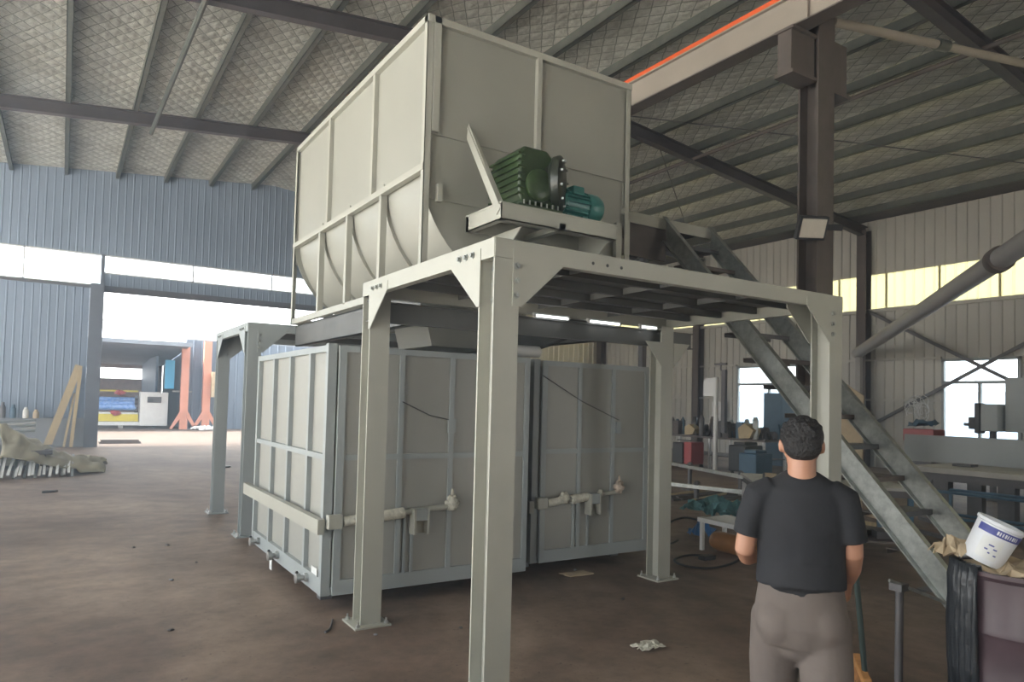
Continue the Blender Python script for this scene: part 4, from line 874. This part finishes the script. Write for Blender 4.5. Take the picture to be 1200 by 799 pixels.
# low stand with brown cylinder
ls = thing('low_stand', (6.6, 5.4, 0), 'low pale steel stand with a brown cylinder beneath, beside the person', 'stand')
MB().bar((6.46, 5.72, 0.36), (6.40, 5.00, 0.36), 0.10, 0.05).bar((6.86, 5.70, 0.36), (6.8, 4.98, 0.36), 0.05, 0.05).box(6.42, 5.02, 0.375, 6.84, 5.68, 0.385).build('top_frame', 'white', ls)
for x, y in ((6.47, 5.70), (6.41, 5.04), (6.86, 5.70), (6.80, 5.04)): MB().bar((x, y, 0), (x, y, 0.34), 0.04, 0.04, up=(0, 1, 0)).build('leg', 'white', ls)
gy = thing('gas_cylinder', (6.62, 5.36, 0), 'brown cylinder lying under the low pale stand', 'cylinder')
MB().lathe((6.60, 5.02, 0.115), [(0.03, -0.06), (0.04, 0), (0.10, 0.05), (0.115, 0.10), (0.115, 0.55), (0.09, 0.62), (0.03, 0.66)], axis=(0.02, 1, 0), n=28).build('cylinder_shell', 'brown', gy, smooth=True)
crumple('blue_bag', (7.05, 6.22, 0.0), 0.30, 0.28, 0.26, 'blue', 31, n=7, label='crumpled blue plastic bag on the floor left of the low stand', cat='bag')
crumple('netting_heap', (8.5, 7.1, 0.0), 0.9, 0.9, 0.36, 'tealmesh', 33, n=12, label='heap of teal netting on the floor behind the low stand', cat='netting')
rn = random.Random(4)
for i in range(12):
    y = rn.uniform(7.9, 9.0); x = rn.uniform(8.9, 9.3); L = rn.uniform(1.2, 2.2); a = rn.uniform(0.0, 0.5)
    tag(MB().bar((x, y, 0.03 + 0.035 * (i % 4)), (x + L * math.cos(a), y + L * math.sin(a) * 0.6, 0.03 + 0.035 * (i % 4)), 0.05, 0.03).build('timber_offcut', ('wood', 'rust_steel', 'dark_steel')[i % 3]), 'long narrow offcut in the heap on the floor beyond the low stand', 'offcut', 'offcuts in the floor heap')
# low rails on trestles
for (a, b, z, l) in (((11.5, 11.9), (10.2, 7.9), 0.46, 'farther'), ((8.8, 9.4), (9.4, 6.9), 0.34, 'nearer')):
    rl = thing('roller_track', ((a[0] + b[0]) / 2, (a[1] + b[1]) / 2, 0), 'long low steel rail on short posts, %s of the two behind the platform' % l, 'rail', 'low rails')
    MB().bar((*a, z), (*b, z), 0.09, 0.06).build('rail_bar', 'galv', rl)
    for f_ in (0.08, 0.5, 0.92):
        x, y = a[0] + (b[0] - a[0]) * f_, a[1] + (b[1] - a[1]) * f_
        MB().bar((x, y, 0), (x, y, z), 0.06, 0.06, up=(0, 1, 0)).box(x - 0.12, y - 0.12, 0, x + 0.12, y + 0.12, 0.015).build('post', 'dark_steel', rl)
        MB().blob((x, y, z + 0.06), 0.05, n=8, jag=0.2, seed=int(x * 10)).build('roller', 'dark_steel', rl)
# work table beneath the stairs
wt = thing('work_table', (8.0, 5.2, 0), 'light-topped steel work table standing behind the person under the stairs', 'table')
def tp_(u, v, z): # table frame: origin near-left corner, u to the right, v away
    o_ = Vector((6.98, 5.38, 0)); return o_ + Vector((0.72, -0.69, 0)) * u + Vector((0.69, 0.72, 0)) * v + Vector((0, 0, z))
def tbox(u0, v0, z0, u1, v1, z1): return MB().prism([tp_(u0, v0, z0), tp_(u1, v0, z0), tp_(u1, v1, z0), tp_(u0, v1, z0)], (0, 0, z1 - z0))
tbox(0, 0, 0.78, 1.75, 1.15, 0.81).build('table_top', 'polished', wt); tbox(0.03, 0.03, 0.70, 1.72, 1.12, 0.78).build('apron', 'dark_steel', wt)
for u, v in ((0.02, 0.02), (1.68, 0.02), (0.02, 1.08), (1.68, 1.08)): tbox(u, v, 0, u + 0.05, v + 0.05, 0.70).build('leg', 'bluepaint' if u > 1 else 'white', wt)
tbox(0.02, 0.02, 0.18, 1.72, 1.12, 0.20).build('lower_shelf', 'rust_steel', wt)
rn = random.Random(9)
for i in range(10):
    u, v = rn.uniform(0.15, 1.5), rn.uniform(0.15, 0.95); sx_ = rn.uniform(.06, .16)
    tag(tbox(u, v, 0.812, u + sx_, v + rn.uniform(.04, .12), 0.812 + rn.uniform(.02, .09)).build('table_part', ('dark_steel', 'galv', 'card', 'bluepaint')[i % 4], bevel=0.006), 'small part lying loose on the light-topped work table', 'part', 'parts on the work table')
for i in range(8):
    u, v = rn.uniform(0.1, 1.4), rn.uniform(0.1, 0.8)
    tag(tbox(u, v, 0.202, u + rn.uniform(.1, .3), v + rn.uniform(.08, .2), 0.202 + rn.uniform(.05, .2)).build('stored_part', ('dark_steel', 'rust_steel', 'wood', 'bluepaint')[i % 4], bevel=0.006), 'dark part stored on the lower shelf of the work table', 'part', 'parts below the work table')

# ------------------------------------------------------------------ cluttered bench by the far window
bn = thing('workbench', (15.7, 13.2, 0), 'long cluttered steel bench before the small window', 'bench')
MB().box(15.2, 11.4, 0.82, 16.2, 15.2, 0.87).build('bench_top', 'rust_steel', bn); MB().box(15.25, 11.45, 0.35, 16.15, 15.15, 0.37).build('lower_shelf', 'dark_steel', bn)
for x in (15.24, 16.1):
    for y in (11.45, 13.2, 15.1): MB().box(x, y, 0, x + 0.06, y + 0.06, 0.82).build('leg', 'white', bn)
rn = random.Random(17)
for i in range(64):
    x, y = 15.26 + 0.23 * (i % 4), 11.52 + 0.225 * (i // 4); m_ = ('dark_steel', 'black', 'rust_steel', 'bluepaint', 'galv', 'black', 'dark_steel', 'rust_steel', 'wood')[i % 9]; s_ = rn.uniform(.10, .26); z = 0.872; s_ = min(s_, .15)
    mb = MB(); k_ = rn.randrange(4); x += .05; h_ = s_ * rn.uniform(1.0, 3.2)
    if k_ == 0: mb.box(x, y, z, x + s_, y + s_ * 1.3, z + h_)
    elif k_ == 1: mb.lathe((x + .07, y + .08, z), [(s_ * .5, 0), (s_ * .5, h_), (s_ * .3, h_ * 1.2)], n=12)
    elif k_ == 2: mb.bar((x, y, z + .02), (x + .08, y + .12, z + rn.uniform(0.15, .5)), .04, .04)
    else: mb.blob((x + .07, y + .08, z + s_ * .6), s_ * .6, n=9, jag=.3, seed=i)
    tag(mb.build('bench_item', m_), 'dark tool or part piled on the cluttered bench', 'tool', 'clutter on the long bench')
for (x, y, z, s_, l) in ((15.25, 14.1, .875, .26, 'left'), (15.2, 12.2, 0.875, .34, 'right, nearer the window')):
    tag(MB().prism([(x, y, z), (x, y - s_, z + .03), (x, y - s_ * 1.3, z + s_ * .7), (x, y - s_ * .5, z + s_ * 1.2), (x, y + .04, z + s_ * .8)], (s_, 0, 0)).build('yellow_guard', 'wood'), 'yellow-tan wrapped part on the cluttered bench, ' + l, 'part')
rw = thing('welding_machine', (14.6, 13.4, 0), 'red and black welding machine standing before the cluttered bench', 'welder')
MB().box(14.45, 13.15, 0.12, 14.95, 13.42, 0.72).build('red_side', 'red', rw, bevel=0.02); MB().box(14.40, 13.42, 0.12, 14.95, 13.78, 0.70).build('black_case', 'black', rw, bevel=0.02)
MB().bar((14.5, 13.2, 0.76), (14.5, 13.7, 0.76), 0.03, 0.03).build('handle', 'black', rw)
for y in (13.2, 13.7):
    for x in (14.5, 14.9): MB().lathe((x, y - 0.03, 0.06), [(0.06, 0), (0.06, 0.05)], axis=(0, 1, 0), n=16).build('wheel', 'rubber', rw)
pl_ = thing('beacon_pole', (15.05, 12.9, 0), 'pale green-white pole carrying a square white box, by the cluttered bench', 'pole')
MB().tube((15.05, 12.85, 0), (15.05, 12.85, 2.5), 0.06, n=14).build('pole_tube', 'white', pl_, smooth=True); MB().box(15.1, 12.6, 1.0, 15.2, 12.72, 2.7).build('dark_post', 'dark_steel', pl_)
MB().prism([(15.0, 13.25, 1.98), (15.0, 12.82, 1.98), (15.0, 12.82, 2.48), (15.0, 13.15, 2.48), (15.0, 13.25, 2.38)], (0.12, 0, 0)).build('white_box', 'white', pl_)
MB().tube((15.05, 12.7, 2.68), (15.05, 12.7, 2.9), 0.02, n=8).bar((15.05, 12.9, 2.85), (15.05, 12.5, 2.85), 0.05, 0.06).build('top_bracket', 'dark_steel', pl_)
tag(MB().box(20.86, 17.3, 1.1, 20.88, 18.0, 1.9).build('wall_notice', 'white'), 'faded white and red notice sheet on the right wall left of the small window', 'notice')
cb = thing('steel_cabinet', (18.3, 12.9, 0), 'tall dark blue-grey cabinet in front of the small window', 'cabinet')
MB().box(18.0, 12.3, 0, 18.7, 13.55, 2.15).build('cabinet_body', 'bluepaint', cb); MB().box(17.985, 12.93, 0.05, 18.0, 13.53, 2.1).build('door', 'bluepaint', cb); MB().box(17.985, 12.32, 0.05, 18.0, 12.92, 2.1).build('door', 'bluepaint', cb); MB().box(17.96, 12.96, 1.0, 17.985, 12.99, 1.2).build('handle', 'galv', cb)
# dark equipment between the bench and the person
for (x, y, w_, d_, h, m_, l) in ((14.3, 11.3, .7, .5, .75, 'black', 'black boxy machine left of the cabinet behind the person'), (13.7, 10.5, .6, .5, .62, 'bluepaint', 'dark blue machine case just left of the head of the person')):
    e = thing('power_unit', (x, y, 0), l, 'machine'); MB().box(x, y, 0.1, x + w_, y + d_, h).build('case', m_, e, bevel=0.03); MB().box(x + .1, y + .08, h, x + w_ - .1, y + d_ - .08, h + .08).build('lid', m_, e, bevel=0.02)
    for a in (x + .05, x + w_ - .1):
        for b in (y + .05, y + d_ - .1): MB().box(a, b, 0, a + .06, b + .06, .1).build('foot', 'rubber', e)
# pale board leaning by the wall beyond the stairs
tag(MB().prism([(11.9, 7.42, 0.0), (11.9, 6.95, 0.0), (11.95, 6.95, 1.95), (11.95, 7.42, 2.25)], (0.03, 0, 0)).build('plywood_board', 'card'), 'beige board standing upright behind the stairs', 'board')
# ------------------------------------------------------------------ long machine on the right
lm = thing('long_table', (12.2, 4.6, 0), 'long machine table with a pale steel bed and dark legs, far right', 'machine')
MB().box(11.7, 1.4, 0.74, 13.2, 6.1, 0.82).build('table_top', 'polished', lm); MB().box(11.75, 1.45, 0.62, 13.1, 6.05, 0.74).build('frame', 'dark_steel', lm)
MB().box(13.2, 1.4, 0.80, 13.26, 6.9, 1.28).build('back_panel', 'paint_blue', lm)
for y in (1.7, 3.3, 4.6, 5.5):
    for x in (11.8, 12.9): MB().box(x, y, 0, x + 0.16, y + 0.22, 0.62).build('leg', 'dark_steel', lm)
gb = thing('control_cabinet', (15.5, 5.6, 0), 'tall grey machine cabinet cut off by the right edge of the photo', 'cabinet')
MB().prism([(15.5, 6.2, 1.35), (15.5, 4.9, 1.35), (15.5, 4.9, 2.4), (15.5, 6.2, 2.4)], (0.8, 0, 0)).build('cabinet_body', 'paint_blue', gb); MB().box(15.6, 5.0, 0, 16.2, 5.9, 1.35).build('stand', 'dark_steel', gb); MB().box(15.485, 5.0, 1.5, 15.5, 5.9, 2.3).build('door', 'paint_blue', gb)
dp = thing('drill_press', (15.4, 6.5, 0), 'grey drill head with a black motor, left of the tall grey cabinet', 'drill')
MB().box(15.3, 6.25, 1.35, 15.7, 6.55, 1.88).build('drill_head', 'paint_blue', dp, bevel=.02); MB().box(15.3, 6.56, 1.3, 15.55, 6.66, 1.9).build('motor', 'black', dp, bevel=.02); MB().tube((15.6, 6.45, 0), (15.6, 6.45, 1.35), .06, n=12).build('drill_column', 'dark_steel', dp); MB().box(15.35, 6.25, 0, 15.9, 6.75, .08).build('base', 'dark_steel', dp)
MB().box(15.35, 6.66, 1.38, 15.5, 6.78, 1.62).box(15.38, 6.78, 1.44, 15.46, 6.88, 1.5).build('feed_handle', 'black', dp)
rbx = thing('red_tool_chest', (16.2, 8.0, 0), 'red chest on a dark base below the wall bracing, with a blue bag on top', 'chest')
MB().box(16.0, 7.75, 1.05, 16.5, 8.40, 1.32).build('chest_body', 'red', rbx, bevel=.02); MB().box(16.02, 7.8, 0, 16.48, 8.35, 1.05).build('base', 'dark_steel', rbx)
crumple('blue_cloth', (16.2, 8.05, 1.32), 0.4, 0.5, 0.28, 'bluepaint', 41, n=7, label='dusty blue cloth bundle on top of the red chest', cat='cloth')
wr = MB(); rn = random.Random(5)
for i in range(16):
    c = Vector((20.75, 10.5 + rn.uniform(-.2, .2), 1.85 + rn.uniform(-.22, .22))); r = rn.uniform(.08, .2); ph = rn.random() * 6; wr.path([c + Vector((rn.uniform(-.04, .04), r * math.cos(ph + t_ * .5), r * 1.2 * math.sin(ph + t_ * .5))) for t_ in range(10)], .012, n=5)
tag(wr.build('wire_tangle', 'white'), 'tangle of pale wire hung on the right wall left of the big window', 'wire')
bf = thing('blue_rack', (11.6, 4.6, 0), 'low blue tube rack on the floor between the stairs and the right edge', 'rack')
for y in (5.35, 3.6):
    for x in (11.1, 11.55): MB().tube((x, y, 0), (x, y, .52), .022, n=8).build('upright', 'bluepaint', bf)
for x in (11.1, 11.55): MB().tube((x, 5.35, .52), (x, 3.6, .52), .022, n=8).tube((x, 5.35, .15), (x, 3.6, .15), .022, n=8).build('side_rail', 'bluepaint', bf)
for i in range(9):
    x, y = rn.uniform(11.8, 12.9), rn.uniform(2.0, 5.6)
    tag(MB().box(x, y, .822, x + rn.uniform(.08, .25), y + rn.uniform(.1, .4), .822 + rn.uniform(.02, .07)).build('machined_part', ('dark_steel', 'galv', 'white')[i % 3], bevel=.006), 'small part lying on the long machine table', 'part', 'parts on the long table')
for i in range(10):
    x, y = rn.uniform(9, 11.0), rn.uniform(4.2, 7.2)
    tag(MB().bar((x, y, .03), (x + rn.uniform(-.4, .4), y + rn.uniform(.2, .8), .03 + rn.uniform(0, .1)), .06, .05).build('floor_offcut', ('dark_steel', 'rust_steel', 'wood')[i % 3]), 'steel or timber offcut on the floor beyond the stairs', 'offcut', 'offcuts beyond the stairs')

# ------------------------------------------------------------------ left: planks, tarpaulin pile, bars
tag(MB().bar((-0.30, 24.0, 0.03), (0.42, 24.45, 2.45), 0.20, 0.05, up=(0, 1, 0)).build('timber_plank', 'wood'), 'wide pale timber plank leaning on the wall left of the doorway', 'plank', 'planks by the doorway')
tag(MB().bar((0.30, 24.0, 0.03), (0.46, 24.4, 2.30), 0.09, 0.04, up=(0, 1, 0)).build('timber_plank', 'wood'), 'narrow dull plank leaning against the doorway column', 'plank', 'planks by the doorway')
tag(MB().bar((0.12, 23.95, 0.03), (0.33, 24.4, 1.6), 0.06, 0.03, up=(0, 1, 0)).build('timber_plank', 'wood'), 'shortest thin plank between the wide plank and the column', 'plank', 'planks by the doorway')
for i, x in enumerate((-4.5, -3.6, -2.9, -2.2, -1.75, -1.4, -1.15, -0.85, -0.6)):
    h = 0.25 + 0.2 * ((i * 7) % 4) / 3
    tag(MB().lathe((x, 24.3, 0.86), [(0.07, 0), (0.08, 0.03), (0.075, h * 0.7), (0.04, h * 0.85), (0.045, h)], n=12).build('wall_canister', ('card', 'dark_steel', 'bluepaint', 'white')[i % 4], smooth=True), 'canister in the row on top of the block dado', 'canister', 'canisters on the wall ledge')
# pile: steel bars, pallet, profiles and tarpaulin
pv = thing('pallet_table', (-1.4, 16.9, 0), 'dark low steel trolley carrying the tarpaulin pile, far left', 'trolley')
MB().box(-2.6, 16.3, 0.42, -0.1, 18.0, 0.50).box(-2.5, 16.4, 0.12, -0.2, 16.5, 0.2).build('frame', 'dark_steel', pv)
for x in (-2.5, -1.3, -0.3):
    for y in (16.35, 17.85): MB().box(x, y, 0, x + .1, y + .1, .42).build('leg', 'dark_steel', pv)
tag(MB().box(-2.3, 16.4, 0.502, -1.0, 17.6, 0.70).build('steel_crate', 'paint_blue', bevel=0.01), 'grey-blue crate on the trolley at the left edge', 'crate')
rn = random.Random(13)
for i in range(22):
    x = -1.1 + 1.35 * i / 21 + rn.uniform(-.03, .03); y = 15.75 + rn.uniform(-.1, .1) + 0.25 * (i / 21); lean = rn.uniform(.0, .03)
    tag(MB().bar((x - lean, y, 0.02 + 0.03 * (i % 3)), (x + lean, y + .9, 0.34 + rn.uniform(-.05, .05)), 0.045, 0.02).build('steel_strip', 'white' if i % 3 else 'steel'), 'bright steel strip fanned out at the foot of the tarpaulin', 'steel strip', 'strips under the tarpaulin')
for i in range(5):
    tag(MB().bar((-2.9, 15.8 + .13 * i, 0.70 + .05 * i), (-0.45, 17.2 + .13 * i, 0.84 + .05 * i), .11, .035).build('steel_profile', 'white' if i % 2 else 'paint_blue'), 'long pale profile laid across the crate beneath the wall planks', 'profile', 'profiles on the crate')
tn = MB(); nx, ny = 34, 16; rn = random.Random(2)
for i in range(nx):
    u = i / (nx - 1); xx = -0.95 + 1.75 * u; top = 0.86 * (1 - u) ** 1.15 + 0.10 + 0.04 * math.sin(9 * u)
    for j in range(ny):
        v = j / (ny - 1); yy = 15.9 + 0.55 * u + 1.6 * v * (1 - .3 * u); arch = math.sin(PI * min(1, v * 1.05)) ** .55
        z = 0.03 + max(0, top) * arch * (0.95 + .05 * math.sin(14 * v + 6 * u)) + 0.06 * math.sin(17 * v + 11 * u) * math.sin(PI * v) + 0.03 * math.sin(31 * u - 13 * v) + rn.uniform(-.02, .02)
        if v == 0: z = max(0.05, top * (0.45 if u < .75 else .05))
        tn.v.append((xx + .05 * math.sin(11 * v), yy, max(z, .01)))
for i in range(nx - 1):
    for j in range(ny - 1): q = i * ny + j; tn.f.append((q, q + ny, q + ny + 1, q + 1))
to = tn.build('tarpaulin', 'tarp', smooth='all'); so = to.modifiers.new('solid', 'SOLIDIFY'); so.thickness = .01; tag(to, 'grey-green tarpaulin draped over the pile, trailing to the right', 'tarpaulin')
crumple('tarpaulin_scrap', (0.62, 18.3, 0.0), 0.6, 0.7, 0.26, 'tarp', 51, n=8, label='loose bunched end of tarpaulin near the doorway column', cat='tarpaulin')

# ------------------------------------------------------------------ the yard outside
tag(MB().box(1.1, 25.9, -.005, 2.3, 26.7, .06).box(1.15, 25.95, .06, 2.25, 26.65, .12).build('steel_plate_stack', 'rust_steel'), 'low stack of brown plates just outside the doorway', 'plates')
sd = thing('open_shed', (1, 38, 0), 'open lean-to shed with a grey roof across the yard', 'shed')
MB().prism([(-8, 34, 3.85), (5.0, 34, 3.85), (5.0, 34, 3.97), (-8, 34, 3.97)], (0, 0, 0.001)).build('fascia', 'outroof', sd) if 0 else None
MB().box(-8, 33.9, 3.80, 4.95, 34.0, 3.98).build('fascia', 'outroof', sd)
MB().prism([(-8, 34, 3.90), (4.95, 34, 3.90), (4.95, 45, 3.25), (-8, 45, 3.25)], (0, 0, .06)).build('roof', 'outroof', sd)
MB().box(-8, 44.9, 0, 4.95, 45, 2.45).box(-8, 44.9, 3.05, 4.95, 45, 3.4).box(4.0, 44.9, 2.45, 4.95, 45, 3.05).build('back_wall', 'brick', sd)
MB().box(3.9, 38, 0, 4.0, 45, 3.5).build('side_wall', 'outwall', sd)
for x in (-6, -2, 3.7): MB().box(x, 34, 0, x + .15, 34.15, 3.8).build('post', 'outroof', sd) if x < 3 else None
bl = thing('yard_building', (10, 38, 0), 'dark blue-grey ribbed building to the right across the yard', 'building')
rib_sheet('x', 36.2, 5.0, 22, 0, 4.25, pitch=.4).build('front_wall', 'outwall', bl); MB().box(5.0, 36.25, 4.2, 22, 45, 4.32).build('roof', 'outroof', bl); MB().box(5.0, 36.25, 0, 5.1, 45, 4.2).build('side_wall', 'outwall', bl)
for x, h, l in ((4.75, 3.95, 'left one, beside the white machine case'), (5.72, 4.22, 'right one, with the beige box')):
    o_ = thing('salmon_post', (x + .18, 35.75, 0), 'salmon-red steel post across the yard, ' + l, 'post', 'salmon posts in the yard')
    MB().box(x, 35.6, 0, x + .34, 35.9, h).build('shaft', 'salmon', o_)
    for s_ in (-1, 1): MB().prism([(x + .17 + s_ * .15, 35.58, .9), (x + .17 + s_ * .6, 35.58, .05), (x + .17 + s_ * .5, 35.58, 0), (x + .17 + s_ * .1, 35.58, .6)], (0, .06, 0)).build('brace', 'salmon', o_)
tag(MB().box(6.05, 35.35, 1.55, 6.6, 35.58, 2.75).build('meter_box', 'card', bevel=.02), 'beige meter box on the right salmon post', 'box')
tag(MB().box(4.1, 36.0, 1.9, 4.5, 36.18, 3.25).build('blue_duct', 'cyan'), 'bright blue upright duct above the white machine case', 'duct')
tag(MB().box(4.45, 36.0, 1.75, 5.3, 36.1, 1.82).build('steel_shelf', 'galv'), 'thin horizontal bracket between the blue duct and the salmon post', 'bracket')
ym = thing('coating_machine', (1.2, 37, 0), 'long yard machine with blue rollers, a yellow beam and a white end case', 'machine')
cs = MB().box(3.15, 36.6, 0.12, 4.35, 37.4, 1.72).build('white_case', 'white', ym, bevel=.03); MB().box(3.45, 36.57, 1.22, 4.05, 36.6, 1.50).build('case_window', 'dark_steel', cs); MB().box(3.48, 36.55, 1.24, 3.7, 36.58, 1.4).build('dial', 'black', cs)
for i in range(3): MB().tube((-3.2, 36.9 + .16 * i, .98 + .16 * i), (3.0, 36.9 + .16 * i, .98 + .16 * i), .15, n=18).build('blue_roller', 'roller', ym, smooth=True)
for i in range(4): MB().lathe((2.95, 36.85, .82 + .2 * i), [(.10, 0), (.10, .12)], axis=(1, 0, 0), n=14).build('gear_wheel', 'dark_steel', ym)
MB().box(-3.3, 36.65, .33, 3.1, 36.75, .66).build('yellow_beam', 'yellow', ym); MB().box(-3.3, 36.66, .14, 3.15, 36.9, .30).build('base_frame', 'white', ym); MB().box(-3.3, 36.8, .66, 3.1, 37.3, .74).build('bed', 'white', ym)
for x in (-3.0, 0.0, 2.3): MB().box(x, 36.8, 0, x + .2, 37, .16).build('foot', 'white', ym)
for x, z in ((2.3, 1.66), (2.15, .72)): MB().blob((x, 36.6, z), .16, n=9, jag=.4, seed=int(z * 10), sq=(1.3, .6, .7)).build('red_clamp', 'red', ym)
MB().box(-3.3, 37.2, 1.7, 3.1, 37.3, 1.78).box(-3.3, 36.8, 1.5, -3.2, 37.3, 1.78).build('top_rail', 'yellow', ym)
for i in range(6):
    x = 5.35 + .16 * i; crumple('sand_bag', (x, 35.3 + .1 * (i % 2), -0.06), .34, .3, .3, 'white', 60 + i, n=6, label='pale sack on the ground between and beside the salmon posts', cat='sack', group='sacks at the salmon posts')
for (x, y, h) in ((1.3, 50, 6.6), (1.9, 51, 6.4), (6.6, 52, 7.2)):
    tr_ = thing('sapling', (x, y, 0), 'thin hazy tree rising above the roofs of the yard', 'tree', 'thin trees beyond the yard')
    MB().tube((x, y, 0), (x + .1, y, h), .06, .015, n=6).build('trunk', 'plant', tr_); lf = MB(); rn = random.Random(int(x * 10))
    for i in range(60):
        c = Vector((x + rn.gauss(0, .28), y + rn.gauss(0, .28), h - abs(rn.gauss(0, .55)))); d = Vector((rn.gauss(0, 1), rn.gauss(0, 1), rn.gauss(0, 1))).normalized() * .07; e_ = d.orthogonal().normalized() * .05; lf.v += [tuple(c - d), tuple(c + e_), tuple(c + d), tuple(c - e_)]; k = len(lf.v) - 4; lf.f.append((k, k + 1, k + 2, k + 3))
    lf.build('foliage', 'plant', tr_)['kind'] = 'stuff'
tag(MB().box(32, -6, 0, 33, 30, 2.6).build('neighbour_wall', 'bluewall'), 'pale blue wall outside, seen low through the right-hand windows', 'wall')

# ------------------------------------------------------------------ dusty haze hanging in the hall
hm = bpy.data.materials.new('dusty_haze'); hm.use_nodes = True; hn = hm.node_tree.nodes; hn.clear()
ho = hn.new('ShaderNodeOutputMaterial'); hv = hn.new('ShaderNodeVolumeScatter'); hv.inputs['Color'].default_value = (0.72, 0.86, 1.0, 1); hv.inputs['Density'].default_value = 0.013; hv.inputs['Anisotropy'].default_value = 0.45
hm.node_tree.links.new(hv.outputs[0], ho.inputs['Volume'])
hz = MB().box(XL - 0.5, YB - 0.5, -0.3, XW + 0.35, YW + 0.3, 9.3).build('haze', hm); hz['kind'] = 'stuff'; hz['label'] = 'thin dusty haze filling the hall, bluish near the doorway'; hz['category'] = 'haze'
